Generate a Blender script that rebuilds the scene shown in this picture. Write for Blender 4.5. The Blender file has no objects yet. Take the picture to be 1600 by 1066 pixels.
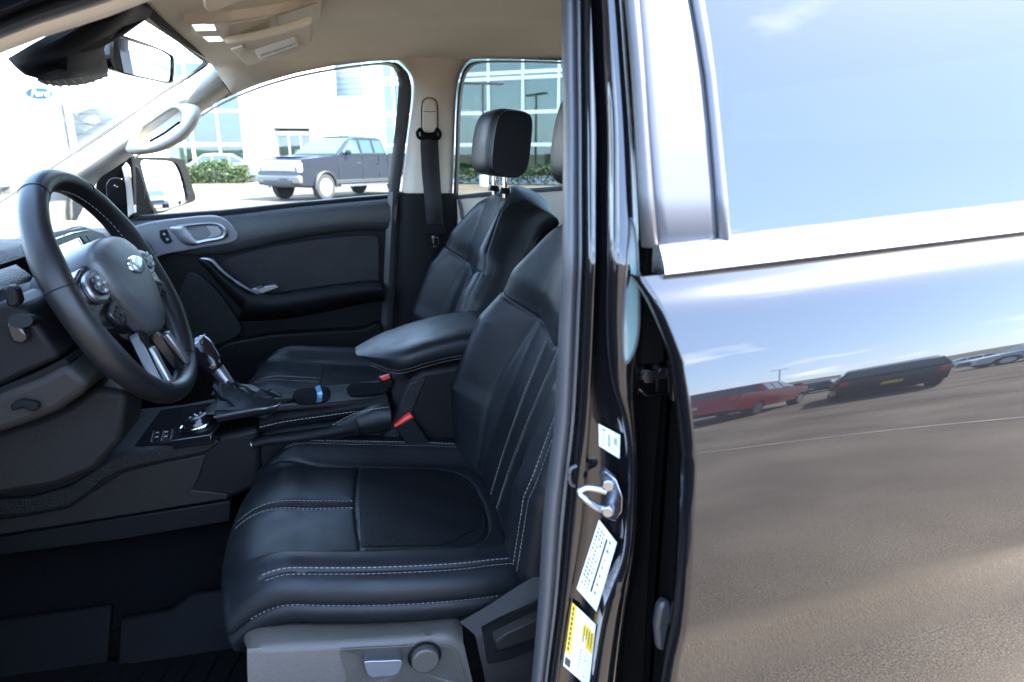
import bpy, bmesh, math, random
import numpy as np
from mathutils import Vector, Matrix
R_ = math.radians
rnd = random.Random(7)
SC = bpy.context.scene
COL = SC.collection

# ------------------------------------------------------------------ camera
CAM = (0.0, -0.55, 1.42); YAW = R_(13); PIT = R_(15.5); FPX = 1055.0
cd = bpy.data.cameras.new('camera'); cam = bpy.data.objects.new('camera', cd); COL.objects.link(cam)
cam.location = CAM
cam.rotation_euler = (math.pi/2 - PIT, 0, -YAW)
cd.sensor_width = 36.0; cd.lens = 36.0*FPX/1600.0
cd.clip_start = 0.02; cd.clip_end = 3000
cd.dof.use_dof = True; cd.dof.focus_distance = 1.30; cd.dof.aperture_fstop = 5.6
SC.camera = cam

# ------------------------------------------------------------------ sky and sun
SUN = Vector((0.58, -0.31, 0.755)).normalized()
w = bpy.data.worlds.new('World'); SC.world = w; w.use_nodes = True
nt = w.node_tree; nt.nodes.clear()
def N(t, **k):
    n = nt.nodes.new(t)
    for a, b in k.items(): setattr(n, a, b)
    return n
out = N('ShaderNodeOutputWorld'); bg = N('ShaderNodeBackground')
sky = N('ShaderNodeTexSky', sky_type='NISHITA', sun_disc=False)
sky.sun_elevation = math.asin(SUN.z); sky.sun_rotation = math.atan2(SUN.x, SUN.y)
sky.altitude = 50; sky.air_density = 1.0; sky.dust_density = 0.7; sky.ozone_density = 1.6
tc = N('ShaderNodeTexCoord'); sep = N('ShaderNodeSeparateXYZ')
add = N('ShaderNodeMath', operation='ADD'); add.inputs[1].default_value = 0.10
dx = N('ShaderNodeMath', operation='DIVIDE'); dy = N('ShaderNodeMath', operation='DIVIDE'); cmb = N('ShaderNodeCombineXYZ')
nz = N('ShaderNodeTexNoise'); nz.inputs['Scale'].default_value = 0.75; nz.inputs['Detail'].default_value = 7; nz.inputs['Roughness'].default_value = 0.58
rp = N('ShaderNodeValToRGB'); rp.color_ramp.elements[0].position = 0.57; rp.color_ramp.elements[1].position = 0.72
mx = N('ShaderNodeMixRGB'); mx.inputs['Color2'].default_value = (9.5, 9.8, 10.2, 1)
mulz = N('ShaderNodeMath', operation='MULTIPLY'); mulz.inputs[1].default_value = 0.85
L = nt.links.new
L(tc.outputs['Generated'], sep.inputs[0]); L(sep.outputs['Z'], add.inputs[0])
L(sep.outputs['X'], dx.inputs[0]); L(add.outputs[0], dx.inputs[1]); L(sep.outputs['Y'], dy.inputs[0]); L(add.outputs[0], dy.inputs[1])
L(dx.outputs[0], cmb.inputs[0]); L(dy.outputs[0], cmb.inputs[1]); cmb.inputs[2].default_value = 3.7
L(cmb.outputs[0], nz.inputs['Vector']); L(nz.outputs['Fac'], rp.inputs['Fac']); L(rp.outputs['Color'], mulz.inputs[0])
veil = N('ShaderNodeMixRGB'); veil.inputs['Fac'].default_value = .62; veil.inputs['Color2'].default_value = (2.75, 4.05, 6.7, 1)   # thin high veil evens the blue
L(sky.outputs['Color'], veil.inputs['Color1'])
L(mulz.outputs[0], mx.inputs['Fac']); L(veil.outputs['Color'], mx.inputs['Color1']); L(mx.outputs['Color'], bg.inputs['Color'])
bg.inputs['Strength'].default_value = 0.12; L(bg.outputs[0], out.inputs['Surface'])
sd = bpy.data.lights.new('sun', 'SUN'); sun = bpy.data.objects.new('sun', sd); COL.objects.link(sun)
sd.energy = 3.0; sd.angle = R_(0.53); sd.color = (1.0, 0.95, 0.88)
sun.rotation_euler = SUN.to_track_quat('Z', 'Y').to_euler(); sun.location = (5, -5, 12)
vs = SC.view_settings; vs.view_transform = 'Standard'; vs.look = 'None'; vs.gamma = 1; vs.exposure = 4.05
cy = SC.cycles
cy.use_denoising = True; cy.max_bounces = 12; cy.diffuse_bounces = 6; cy.glossy_bounces = 6
cy.transparent_max_bounces = 16; cy.transmission_bounces = 6; cy.sample_clamp_indirect = 4
cy.caustics_reflective = False; cy.caustics_refractive = False
try: cy.denoiser = 'OPENIMAGEDENOISE'
except Exception: pass

# ------------------------------------------------------------------ helpers
def _cam_axes():
    r = Vector((math.cos(YAW), -math.sin(YAW), 0)); fh = Vector((math.sin(YAW), math.cos(YAW), 0))
    f = fh*math.cos(PIT) + Vector((0, 0, -math.sin(PIT))); u = fh*math.sin(PIT) + Vector((0, 0, math.cos(PIT)))
    return r, u, f
_r, _u, _f = _cam_axes()
def U(px, py, x=None, y=None, z=None, pl=None):
    """a measured point: where the sight line of a photo point meets a plane of the truck"""
    d = _f + _r*((px-800)/FPX) + _u*((533-py)/FPX); c = Vector(CAM)
    if pl is not None: t = (Vector(pl[0])-c).dot(Vector(pl[1]))/d.dot(Vector(pl[1]))
    elif y is not None: t = (y-c.y)/d.y
    elif x is not None: t = (x-c.x)/d.x
    else: t = (z-c.z)/d.z
    return c + d*t
def interp(tab, v):
    for (a, b), (c, d) in zip(tab, tab[1:]):
        if v <= c: return b + (d-b)*(max(v, a)-a)/(c-a)
    return tab[-1][1]
def cr(pts, n, closed=False):
    """Catmull-Rom through pts, n samples"""
    P = [np.array(p, float) for p in pts]; m = len(P); o = []
    segs = m if closed else m-1
    for i in range(n):
        t = i*segs/(n if closed else n-1); k = min(int(t), segs-1); t -= k
        g = (lambda j: P[j % m]) if closed else (lambda j: P[min(max(j, 0), m-1)])
        a, b, c, d = g(k-1), g(k), g(k+1), g(k+2)
        o.append(0.5*((2*b)+(c-a)*t+(2*a-5*b+4*c-d)*t*t+(3*b-a-3*c+d)*t**3))
    return [Vector(p) if len(p) == 3 else tuple(p) for p in o]
def ss(x, a, b):
    t = np.clip((x-a)/(b-a), 0, 1); return t*t*(3-2*t)
def obj(name, verts, faces, mat, parent=None, smooth=True, bevel=0, seg=2, sub=0, solid=0, label=None, angle=35, kind=None):
    me = bpy.data.meshes.new(name)
    me.from_pydata([tuple(v) for v in verts], [], faces); me.validate()
    bm = bmesh.new(); bm.from_mesh(me)
    bmesh.ops.remove_doubles(bm, verts=bm.verts, dist=1e-6)
    bmesh.ops.recalc_face_normals(bm, faces=bm.faces); bm.to_mesh(me); bm.free()
    if mat: me.materials.append(mat)
    if smooth:
        me.shade_smooth()
        try: me.set_sharp_from_angle(angle=R_(angle))
        except Exception: pass
    o = bpy.data.objects.new(name, me); COL.objects.link(o)
    if parent: o.parent = parent
    if solid:
        m = o.modifiers.new('s', 'SOLIDIFY'); m.thickness = solid; m.offset = 0
    if bevel:
        m = o.modifiers.new('b', 'BEVEL'); m.width = bevel; m.segments = seg; m.limit_method = 'ANGLE'; m.angle_limit = R_(28); m.harden_normals = False
    if sub:
        m = o.modifiers.new('u', 'SUBSURF'); m.levels = sub; m.render_levels = sub
    if label: o['label'] = label
    if kind: o['kind'] = kind
    return o
def loft(name, secs, mat, parent=None, closed=True, caps=True, **k):
    n = len(secs[0]); V = [v for s in secs for v in s]; F = []
    for i in range(len(secs)-1):
        for j in range(n if closed else n-1):
            a = i*n+j; b = i*n+(j+1) % n; F.append((a, b, b+n, a+n))
    if caps and closed:
        F.append(tuple(range(n))[::-1]); F.append(tuple(range((len(secs)-1)*n, len(secs)*n)))
    return obj(name, V, F, mat, parent, **k)
def tube(name, path, r, mat, parent=None, n=10, flat=1.0, closed=False, up=(0, 0, 1), **k):
    P = [Vector(p) for p in path]; m = len(P); secs = []
    rr = r if isinstance(r, (list, tuple)) else [r]*m
    for i in range(m):
        a = P[(i-1) % m] if (closed or i > 0) else P[i]; b = P[(i+1) % m] if (closed or i < m-1) else P[i]
        t = (b-a).normalized(); s = t.cross(Vector(up))
        if s.length < 1e-4: s = t.cross(Vector((1, 0, 0)))
        s.normalize(); q = s.cross(t)
        secs.append([P[i] + s*(rr[i]*math.cos(2*math.pi*j/n)) + q*(rr[i]*flat*math.sin(2*math.pi*j/n)) for j in range(n)])
    if closed: secs.append(secs[0])
    return loft(name, secs, mat, parent, caps=not closed, **k)
def prism(name, poly, vec, mat, parent=None, **k):
    n = len(poly); v = Vector(vec); P = [Vector(p) for p in poly]
    V = P + [p+v for p in P]
    F = [tuple(range(n))[::-1], tuple(range(n, 2*n))] + [(i, (i+1) % n, (i+1) % n+n, i+n) for i in range(n)]
    return obj(name, V, F, mat, parent, **k)
def ringframe(name, outer, inner, vec, mat, parent=None, **k):
    n = len(outer); v = Vector(vec); O = [Vector(p) for p in outer]; I = [Vector(p) for p in inner]
    V = O + I + [p+v for p in O] + [p+v for p in I]; F = []
    for i in range(n):
        j = (i+1) % n
        F += [(i, j, n+j, n+i), (2*n+i, 3*n+i, 3*n+j, 2*n+j), (i, 2*n+i, 2*n+j, j), (n+i, n+j, 3*n+j, 3*n+i)]
    return obj(name, V, F, mat, parent, **k)
def box(name, c, s, mat, parent=None, rot=None, **k):
    V = [Vector((x*s[0]/2, y*s[1]/2, z*s[2]/2)) for x in (-1, 1) for y in (-1, 1) for z in (-1, 1)]
    if rot is not None: V = [rot @ v for v in V]
    V = [v+Vector(c) for v in V]
    F = [(0, 1, 3, 2), (4, 6, 7, 5), (0, 4, 5, 1), (2, 3, 7, 6), (0, 2, 6, 4), (1, 5, 7, 3)]
    return obj(name, V, F, mat, parent, **k)
def cyl(name, a, b, r, mat, parent=None, n=24, r2=None, **k):
    a = Vector(a); b = Vector(b); t = (b-a).normalized(); s = t.cross(Vector((0, 0, 1)))
    if s.length < 1e-3: s = t.cross(Vector((1, 0, 0)))
    s.normalize(); q = s.cross(t); r2 = r if r2 is None else r2
    c = [[p+s*(R*math.cos(2*math.pi*j/n))+q*(R*math.sin(2*math.pi*j/n)) for j in range(n)] for p, R in ((a, r), (b, r2))]
    return loft(name, c, mat, parent, **k)
def grid(name, rows, mat, parent=None, **k):
    m = len(rows[0]); V = [v for r in rows for v in r]
    F = [(i*m+j, i*m+j+1, (i+1)*m+j+1, (i+1)*m+j) for i in range(len(rows)-1) for j in range(m-1)]
    return obj(name, V, F, mat, parent, **k)
def px(pts, smooth=0, closed=False, **k):
    if smooth: pts = cr(pts, smooth, closed)
    return [U(p[0], p[1], **k) for p in pts]
def stitches(name, path, nrm, mat, parent, dash=.0048, gap=.0026, wd=.00095, up=.0006):
    """dashes of thread laid along a curve; nrm(i) gives the surface normal"""
    P = [Vector(p) for p in path]; V = []; F = []
    seg = 0.0; pos = 0.0; i = 0; cum = [0]
    for a, b in zip(P, P[1:]): cum.append(cum[-1]+(b-a).length)
    def at(s):
        for j in range(len(P)-1):
            if s <= cum[j+1]:
                t = (s-cum[j])/max(cum[j+1]-cum[j], 1e-9); return P[j].lerp(P[j+1], t), j
        return P[-1], len(P)-2
    s = 0
    while s+dash < cum[-1]:
        a, j = at(s); b, _ = at(s+dash); n = Vector(nrm(j)).normalized(); t = (b-a).normalized(); q = t.cross(n)*wd/2
        k = len(V); h = n*up; l = n*(-.001)
        V += [a+q+l, a-q+l, b-q+l, b+q+l, a+q*.6+h*.6, a-q*.6+h*.6, b-q*.6+h*.6, b+q*.6+h*.6]
        F += [(k+4, k+5, k+6, k+7), (k, k+1, k+5, k+4), (k+1, k+2, k+6, k+5), (k+2, k+3, k+7, k+6), (k+3, k, k+4, k+7)]
        s += dash+gap
    me = bpy.data.meshes.new(name); me.from_pydata([tuple(v) for v in V], [], F); me.materials.append(mat)
    o = bpy.data.objects.new(name, me); COL.objects.link(o); o.parent = parent; o['kind'] = 'stuff'
    return o
def join_meshes(name, objs, parent):
    V = []; F = []
    for o in objs:
        k = len(V); V += [v.co.copy() for v in o.data.vertices]; F += [tuple(i+k for i in p.vertices) for p in o.data.polygons]
    m = objs[0].data.materials[0]
    for o in objs: bpy.data.objects.remove(o)
    me = bpy.data.meshes.new(name); me.from_pydata([tuple(v) for v in V], [], F); me.materials.append(m)
    o = bpy.data.objects.new(name, me); COL.objects.link(o); o.parent = parent; o['kind'] = 'stuff'
    return o
def empty(name, loc=(0, 0, 0), rz=0, parent=None, label=None, cat=None, group=None):
    o = bpy.data.objects.new(name, None); COL.objects.link(o); o.location = loc; o.rotation_euler = (0, 0, rz); o.empty_display_size = .1
    if parent: o.parent = parent
    if label: o['label'] = label
    if cat: o['category'] = cat
    if group: o['group'] = group
    return o
def tag(o, label, cat, group=None, kind=None):
    o['label'] = label; o['category'] = cat
    if group: o['group'] = group
    if kind: o['kind'] = kind
    return o

# ------------------------------------------------------------------ materials
def M(name, col, rough=.5, metal=0, spec=.5, bump=None, var=0, vscale=8, coat=0, rvar=0, emit=None, bump2=None, sheen=0):
    m = bpy.data.materials.new(name); m.use_nodes = True; t = m.node_tree; b = t.nodes['Principled BSDF']
    b.inputs['Base Color'].default_value = (*col, 1); b.inputs['Roughness'].default_value = rough; b.inputs['Metallic'].default_value = metal
    b.inputs['Specular IOR Level'].default_value = spec; b.inputs['Coat Weight'].default_value = coat; b.inputs['Coat Roughness'].default_value = .01
    b.inputs['Sheen Weight'].default_value = sheen
    co = t.nodes.new('ShaderNodeTexCoord')
    def noise(sc, det=4):
        n = t.nodes.new('ShaderNodeTexNoise'); n.inputs['Scale'].default_value = sc; n.inputs['Detail'].default_value = det
        t.links.new(co.outputs['Object'], n.inputs['Vector']); return n
    if var:
        n = noise(vscale, 6); r = t.nodes.new('ShaderNodeMapRange'); r.inputs[1].default_value = .3; r.inputs[2].default_value = .7
        r.inputs[3].default_value = 1-var; r.inputs[4].default_value = 1+var
        t.links.new(n.outputs['Fac'], r.inputs[0]); mm = t.nodes.new('ShaderNodeMixRGB'); mm.blend_type = 'MULTIPLY'; mm.inputs[0].default_value = 1
        mm.inputs[1].default_value = (*col, 1); t.links.new(r.outputs[0], mm.inputs[2]); t.links.new(mm.outputs[0], b.inputs['Base Color'])
    if rvar:
        n = noise(14, 5); r = t.nodes.new('ShaderNodeMapRange'); r.inputs[1].default_value = .3; r.inputs[2].default_value = .7
        r.inputs[3].default_value = max(0, rough-rvar); r.inputs[4].default_value = rough+rvar
        t.links.new(n.outputs['Fac'], r.inputs[0]); t.links.new(r.outputs[0], b.inputs['Roughness'])
    last = None
    for bp in (bump, bump2):
        if bp:
            if len(bp) > 3 and bp[3] == 'v':
                n = t.nodes.new('ShaderNodeTexVoronoi'); n.inputs['Scale'].default_value = bp[0]; t.links.new(co.outputs['Object'], n.inputs['Vector']); o_ = n.outputs['Distance']
            else: n = noise(bp[0], 3); o_ = n.outputs['Fac']
            k = t.nodes.new('ShaderNodeBump'); k.inputs['Strength'].default_value = bp[1]; k.inputs['Distance'].default_value = bp[2]
            t.links.new(o_, k.inputs['Height'])
            if last: t.links.new(last.outputs[0], k.inputs['Normal'])
            t.links.new(k.outputs[0], b.inputs['Normal']); last = k
    if emit: b.inputs['Emission Color'].default_value = (*emit[0], 1); b.inputs['Emission Strength'].default_value = emit[1]
    return m
def glass(name, tint=(.9, .95, .93), ior=1.5, rough=0.0):
    m = bpy.data.materials.new(name); m.use_nodes = True; t = m.node_tree; t.nodes.clear()
    o = t.nodes.new('ShaderNodeOutputMaterial'); mix = t.nodes.new('ShaderNodeMixShader'); tr = t.nodes.new('ShaderNodeBsdfTransparent')
    g = t.nodes.new('ShaderNodeBsdfGlossy'); lw = t.nodes.new('ShaderNodeLayerWeight'); lw.inputs['Blend'].default_value = .5
    pw = t.nodes.new('ShaderNodeMath'); pw.operation = 'POWER'; pw.inputs[1].default_value = 5; t.links.new(lw.outputs['Facing'], pw.inputs[0])
    f0 = 2*((ior-1)/(ior+1))**2; f = t.nodes.new('ShaderNodeMath'); f.operation = 'MULTIPLY_ADD'; f.inputs[1].default_value = 1-f0; f.inputs[2].default_value = f0; t.links.new(pw.outputs[0], f.inputs[0])
    tr.inputs['Color'].default_value = (*tint, 1); g.inputs['Roughness'].default_value = rough
    t.links.new(f.outputs[0], mix.inputs[0]); t.links.new(tr.outputs[0], mix.inputs[1]); t.links.new(g.outputs[0], mix.inputs[2]); t.links.new(mix.outputs[0], o.inputs[0])
    return m
LEATHER = M('leather', (.0045, .0054, .0066), .42, spec=.18, bump=(900, .25, .0006, 'v'), bump2=(42, .30, .0022), rvar=.09)
LEATHER_PERF = M('leather_perforated', (.0035, .0038, .0045), .56, spec=.10, bump=(420, .5, .0012, 'v'), bump2=(26, .12, .003), rvar=.05)
LEATHER_WHEEL = M('leather_wheel', (.0058, .0058, .0065), .36, spec=.24, bump=(700, .25, .0006, 'v'), rvar=.06)
THREAD = M('thread', (.125, .12, .112), .7)
PLASTIC = M('plastic_charcoal', (.0036, .0036, .0040), .52, spec=.10, bump=(520, .35, .0008, 'v'), rvar=.05)
PLASTIC2 = M('plastic_grey', (.0092, .0083, .0075), .52, spec=.13, bump=(520, .35, .0008, 'v'), rvar=.05)
SEATPL = M('seat_base_plastic', (.034, .030, .0255), .48, spec=.35, bump=(520, .35, .0008, 'v'), rvar=.05)
PLBLACK = M('plastic_black', (.0035, .0033, .0032), .6, spec=.12, bump=(520, .35, .0008, 'v'))
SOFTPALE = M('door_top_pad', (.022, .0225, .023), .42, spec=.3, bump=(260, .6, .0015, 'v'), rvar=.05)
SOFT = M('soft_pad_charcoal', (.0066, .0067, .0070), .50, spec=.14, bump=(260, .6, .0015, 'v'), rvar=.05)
GLOSSBLK = M('gloss_black', (.006, .006, .007), .14, spec=.35, rvar=.03)
PAINT = M('black_paint', (.003, .003, .0035), .26, spec=.05, coat=1.0); PAINT.node_tree.nodes['Principled BSDF'].inputs['Coat IOR'].default_value = 1.62
RUBBER = M('rubber', (.035, .035, .037), .42, bump=(180, .2, .001), rvar=.06)
DARK = M('dark_cavity', (.004, .004, .004), .7, spec=.05)
CREAM = M('cream_plastic', (.62, .56, .47), .55, bump=(500, .25, .0006, 'v'), var=.03)
PILLARM = M('pillar_plastic', (.44, .40, .34), .55, bump=(500, .25, .0006, 'v'), var=.03)
BRIGHT = M('bright_moulding', (.72, .72, .73), .20, metal=1, rvar=.03)
LINER = M('headliner_cloth', (.76, .70, .58), .95, bump=(1400, .5, .0008), var=.05, vscale=5, sheen=.2)
VISORM = M('visor_cloth', (.76, .71, .60), .9, bump=(900, .4, .0006), var=.03)
SILVER = M('satin_silver', (.20, .20, .21), .36, metal=.9, rvar=.05)
CHROME = M('chrome', (.75, .75, .76), .06, metal=1, rvar=.02)
ZINC = M('zinc_steel', (.30, .31, .34), .30, metal=1, rvar=.08, bump=(60, .1, .002))
RED = M('red_plastic', (.55, .03, .02), .4)
CARPET = M('carpet', (.0035, .0035, .004), .95, spec=0, bump=(700, 1, .004), var=.3, vscale=200)
MATM = M('rubber_mat', (.0028, .0028, .003), .55, spec=.03, bump=(200, .3, .002), rvar=.08)
WEB = M('belt_webbing', (.008, .008, .009), .75, bump=(600, .6, .001))
MIRRORM = M('mirror_glass', (.85, .86, .88), .01, metal=1)
GLASS = glass('clear_glass', (.86, .93, .90)); WSHIELD = glass('windshield_glass', (.88, .94, .92))
PRIV = glass('privacy_glass', (.006, .008, .008), 1.60); REARG = glass('rear_window_glass', (.36, .40, .38))
SATINBLK = M('satin_grey_film', (.060, .062, .071), .29, spec=.4, rvar=.02)
WHITEP = M('white_print', (.55, .55, .55), .45, var=.02); GREYP = M('grey_print', (.13, .13, .14), .6); BLACKP = M('black_print', (.03, .03, .03), .6)
YELLOWP = M('yellow_print', (.55, .38, .03), .5); BLUEP = M('blue_tag', (.035, .14, .24), .5)
LAMPW = M('lamp_lens', (.85, .84, .80), .3, spec=.5)
SCREENM = M('screen_glass', (.012, .013, .015), .05, coat=.5)
# ------------------------------------------------------------------ ground (the lot)
def asphalt():
    m = bpy.data.materials.new('asphalt'); m.use_nodes = True; t = m.node_tree; b = t.nodes['Principled BSDF']; b.inputs['Roughness'].default_value = .92; b.inputs['Specular IOR Level'].default_value = .2
    co = t.nodes.new('ShaderNodeTexCoord'); ln = t.links.new
    def nz_(s, d=5):
        n = t.nodes.new('ShaderNodeTexNoise'); n.inputs['Scale'].default_value = s; n.inputs['Detail'].default_value = d; ln(co.outputs['Object'], n.inputs['Vector']); return n
    a = nz_(.7, 5); c = nz_(150, 7); v = t.nodes.new('ShaderNodeTexVoronoi'); v.inputs['Scale'].default_value = 110; ln(co.outputs['Object'], v.inputs['Vector'])
    r1 = t.nodes.new('ShaderNodeValToRGB'); r1.color_ramp.elements[0].position = .3; r1.color_ramp.elements[0].color = (.068, .054, .040, 1); r1.color_ramp.elements[1].position = .7; r1.color_ramp.elements[1].color = (.158, .131, .102, 1)
    r2 = t.nodes.new('ShaderNodeValToRGB'); r2.color_ramp.elements[0].position = .32; r2.color_ramp.elements[0].color = (.42, .42, .42, 1); r2.color_ramp.elements[1].position = .64; r2.color_ramp.elements[1].color = (1.55, 1.50, 1.44, 1)
    r3 = t.nodes.new('ShaderNodeValToRGB'); r3.color_ramp.elements[0].position = 0; r3.color_ramp.elements[0].color = (1.7, 1.65, 1.55, 1); r3.color_ramp.elements[1].position = .5; r3.color_ramp.elements[1].color = (.8, .8, .8, 1)
    m1 = t.nodes.new('ShaderNodeMixRGB'); m1.blend_type = 'MULTIPLY'; m1.inputs[0].default_value = 1
    m2 = t.nodes.new('ShaderNodeMixRGB'); m2.blend_type = 'MULTIPLY'; m2.inputs[0].default_value = .7
    ln(a.outputs['Fac'], r1.inputs[0]); ln(c.outputs['Fac'], r2.inputs[0]); ln(v.outputs['Distance'], r3.inputs[0])
    ln(r1.outputs[0], m1.inputs[1]); ln(r2.outputs[0], m1.inputs[2]); ln(m1.outputs[0], m2.inputs[1]); ln(r3.outputs[0], m2.inputs[2]); ln(m2.outputs[0], b.inputs['Base Color'])
    k = t.nodes.new('ShaderNodeBump'); k.inputs['Strength'].default_value = .6; k.inputs['Distance'].default_value = .003; ln(c.outputs['Fac'], k.inputs['Height']); ln(k.outputs[0], b.inputs['Normal'])
    return m
g = obj('ground', [(-900, -900, 0), (900, -900, 0), (900, 900, 0), (-900, 900, 0)], [(0, 1, 2, 3)], asphalt(), smooth=False); g['kind'] = 'structure'
for q in ((3.2, .09),):
    ln_ = obj('road_marking', [(.6, -7.6, .004), (6.6, -1.0, .004), (6.6, -.88, .004), (.6, -7.48, .004)], [(0, 1, 2, 3)], M('worn_line_paint', (.18, .157, .130), .85, var=.35, vscale=5), smooth=False); ln_['kind'] = 'structure'

# ================================================================== THE TRUCK
TR = empty('pickup_truck', (0, 0, 0), label='black crew-cab pickup seen through its open front doorway, black leather seats inside', cat='pickup truck')
T = TR
def belt(x): return 1.330 + (x-.267)*.075

# ---- rear door outer skin: an extrusion of one section along the rising belt line
TH = [(0, 60), (.006, 50), (.014, 40), (.024, 30), (.034, 23), (.050, 18.5), (.070, 16.0), (.090, 13.6), (.110, 11.2), (.130, 8.8), (.165, 6.0), (.22, 3.6), (.28, 1.4), (.325, .4), (.338, -5), (.352, -10), (.375, -6), (.42, 1.5), (.50, 2), (.60, -3), (.72, -9), (.80, -14)]
def door_section():
    p = []; y = .016; z = 0; d = 0; st = .004
    while d < .80:
        p.append((y, -d)); th = R_(interp(TH, d)); 
        y -= math.tan(th)*st if th < R_(45) else st*1.1; d += st
    return p
DS = door_section()
def door_y(x, d): return interp([(-b, a) for a, b in DS], d) + .012*(x-.7)**2
rear = empty('rear_door', parent=T, label='closed black rear door mirroring sky, parked cars and asphalt')
XS = [.281, .2818, .283, .285, .288, .293] + [.300 + i*(1.16-.300)/44 for i in range(45)]
rows = []
for x in XS:
    dz = belt(x) - .0192
    rows.append([Vector((x, y + .005*(x-.7)**2 - z*math.tan(R_(2.0)*(x-.281)/.4), dz+z)) for (y, z) in DS])
# hemmed front edge of the door
first = rows[0]
def edge_x(z): return 0
hem = []
for k, (ox, oy) in enumerate([(.012, .036), (-.001, .032), (-.0055, .020), (-.0050, .008), (-.0015, .001)]):
    hem.append([v + Vector((ox, oy, 0)) for v in first])
def lead(z):   # the leading edge of the door leans like the shut line in the photo
    return interp([(.60, -.004), (.80, -.006), (.90, .004), (1.0, .008), (1.15, .008), (1.24, -.002), (1.29, -.018), (1.33, -.034)], z)
allrows = hem + rows
for i, r in enumerate(allrows):
    f = max(0, 1-(r[0].x-.281)/.10) if i >= len(hem) else 1
    for v in r: v.x += lead(v.z)*f
grid('door_skin', allrows, PAINT, rear, angle=60)
# belt moulding, bright
sec = []
for x in [.273 + i*(1.16-.273)/30 for i in range(31)]:
    b = belt(x); o = .005*(x-.7)**2
    sec.append([Vector((x, y+o, b+z)) for y, z in [(.040, .010), (.033, .0100), (.026, .0072), (.0195, .0015), (.0145, -.006), (.0112, -.013), (.0110, -.0165), (.014, -.0186), (.04, -.0188)]])
loft('belt_moulding', sec, BRIGHT, rear, label='bright polished belt moulding under the rear side window', angle=50)
# side glass, curved
def gy(h): return .030 + math.tan(R_(11))*h + .35*h*h
def gtop(x): return .335
gl = []
for i in range(14):
    h = i/13*.345 - .012
    gl.append([Vector((.33 + (.05*0) + j/10*(1.10-.33), gy(h) + .010, belt(.33+j/10*.77)+h)) for j in range(11)])
grid('side_glass', gl, PRIV, rear, label='dark tinted rear side window')
# window frame applique and division bar (traced lines with the glass tumblehome)
def fr(pxs, dy=0):
    o = []
    for (x, y) in pxs:
        p = U(x, y, y=.05)
        for _ in range(6): p = U(x, y, y=gy(max(-.02, p.z-belt(p.x)))+dy)
        o.append(p)
    return o
ya = [-140, -60, 0, 60, 120, 200, 300, 396]
La = [975, 986, 996, 1001, 1005, 1011, 1020, 1030]; Ra = [1050, 1066, 1080, 1091, 1101, 1112, 1120, 1126]
app = [fr([(l + (r-l)*t/6, y) for t in range(7)], .002) for l, r, y in zip(La, Ra, ya)]
o = grid('window_frame_applique', app, SATINBLK, rear, solid=.004)
def bar(name, L_, R2, ys, mat, dy, bulge, par, n=7, **k):
    rows = []
    for l, r, y in zip(L_, R2, ys):
        p = fr([(l+(r-l)*t/(n-1), y) for t in range(n)], dy)
        rows.append([q + Vector((0, -bulge*math.sin(math.pi*t/(n-1)), 0)) for t, q in enumerate(p)])
    return grid(name, rows, mat, par, solid=.003, angle=60, **k)
Lb = [1051, 1067, 1081, 1092, 1102, 1110, 1118, 1124]; Rb = [1066, 1083, 1098, 1108, 1116, 1124, 1134, 1142]
yb = [-140, -60, 0, 60, 120, 200, 300, 390]
bar('division_bar', Lb, Rb, yb, SATINBLK, -.001, .0045, rear)
# upper window frame (out of the picture above) and roof rail
sec = []
for i in range(12):
    x = .30 + i/11*.86; z = belt(x)+.335
    sec.append([Vector((x, gy(.335)+a, z+b)) for a, b in [(-.004, -.012), (-.006, .02), (.01, .05), (.03, .05), (.03, -.012)]])
loft('upper_frame', sec, SATINBLK, rear)
# inner trim of that door
iy = .115
prism('door_trim', [(.33, iy, .58), (1.14, iy, .58), (1.14, iy, 1.33), (.33, iy, 1.31)], (0, -.03, 0), PLASTIC, rear, bevel=.01)

# ---- centre pillar at the near door opening, lofted between traced fold lines
RW = [-120, 0, 100, 200, 300, 400, 470, 540, 600, 660, 720, 800, 870, 950, 1066, 1200, 1400]
def tb(r): return max(0, (400-r)/400)*.080
L0 = [(-120, 872), (0, 876), (200, 880), (400, 878), (560, 871), (660, 866), (800, 849), (950, 840), (1066, 830), (1400, 795)]
L1 = [(-120, 906), (0, 910), (200, 912), (400, 913), (560, 907), (660, 901), (800, 886), (950, 873), (1066, 858), (1400, 822)]
L2 = [(-120, 916), (0, 924), (200, 933), (400, 932), (560, 926), (660, 921), (800, 912), (870, 903), (950, 888), (1066, 872), (1400, 836)]
L3 = [(-120, 930), (0, 940), (200, 950), (400, 950), (500, 947), (560, 950), (610, 957), (660, 972), (720, 979), (800, 977), (870, 971), (905, 962), (950, 944), (1066, 925), (1400, 890)]
L4 = [(-120, 968), (0, 978), (200, 993), (350, 1001), (450, 1003), (540, 1001), (600, 994), (660, 996), (720, 999), (800, 998), (870, 993), (950, 980), (1066, 966), (1400, 930)]
bp = empty('centre_pillar', parent=T, label='glossy black painted door pillar with striker and stickers')
def pil(cols):  # cols: list of (line, offset px, depth)
    rws = []
    for r in RW:
        row = []
        for (ln, off, dep) in cols: row.append(U(interp(ln, r)+off, r, y=dep+tb(r)))
        rws.append(row)
    return rws
def mixl(A, B, t): return [(r, interp(A, r)*(1-t)+interp(B, r)*t) for r in RW]
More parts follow.
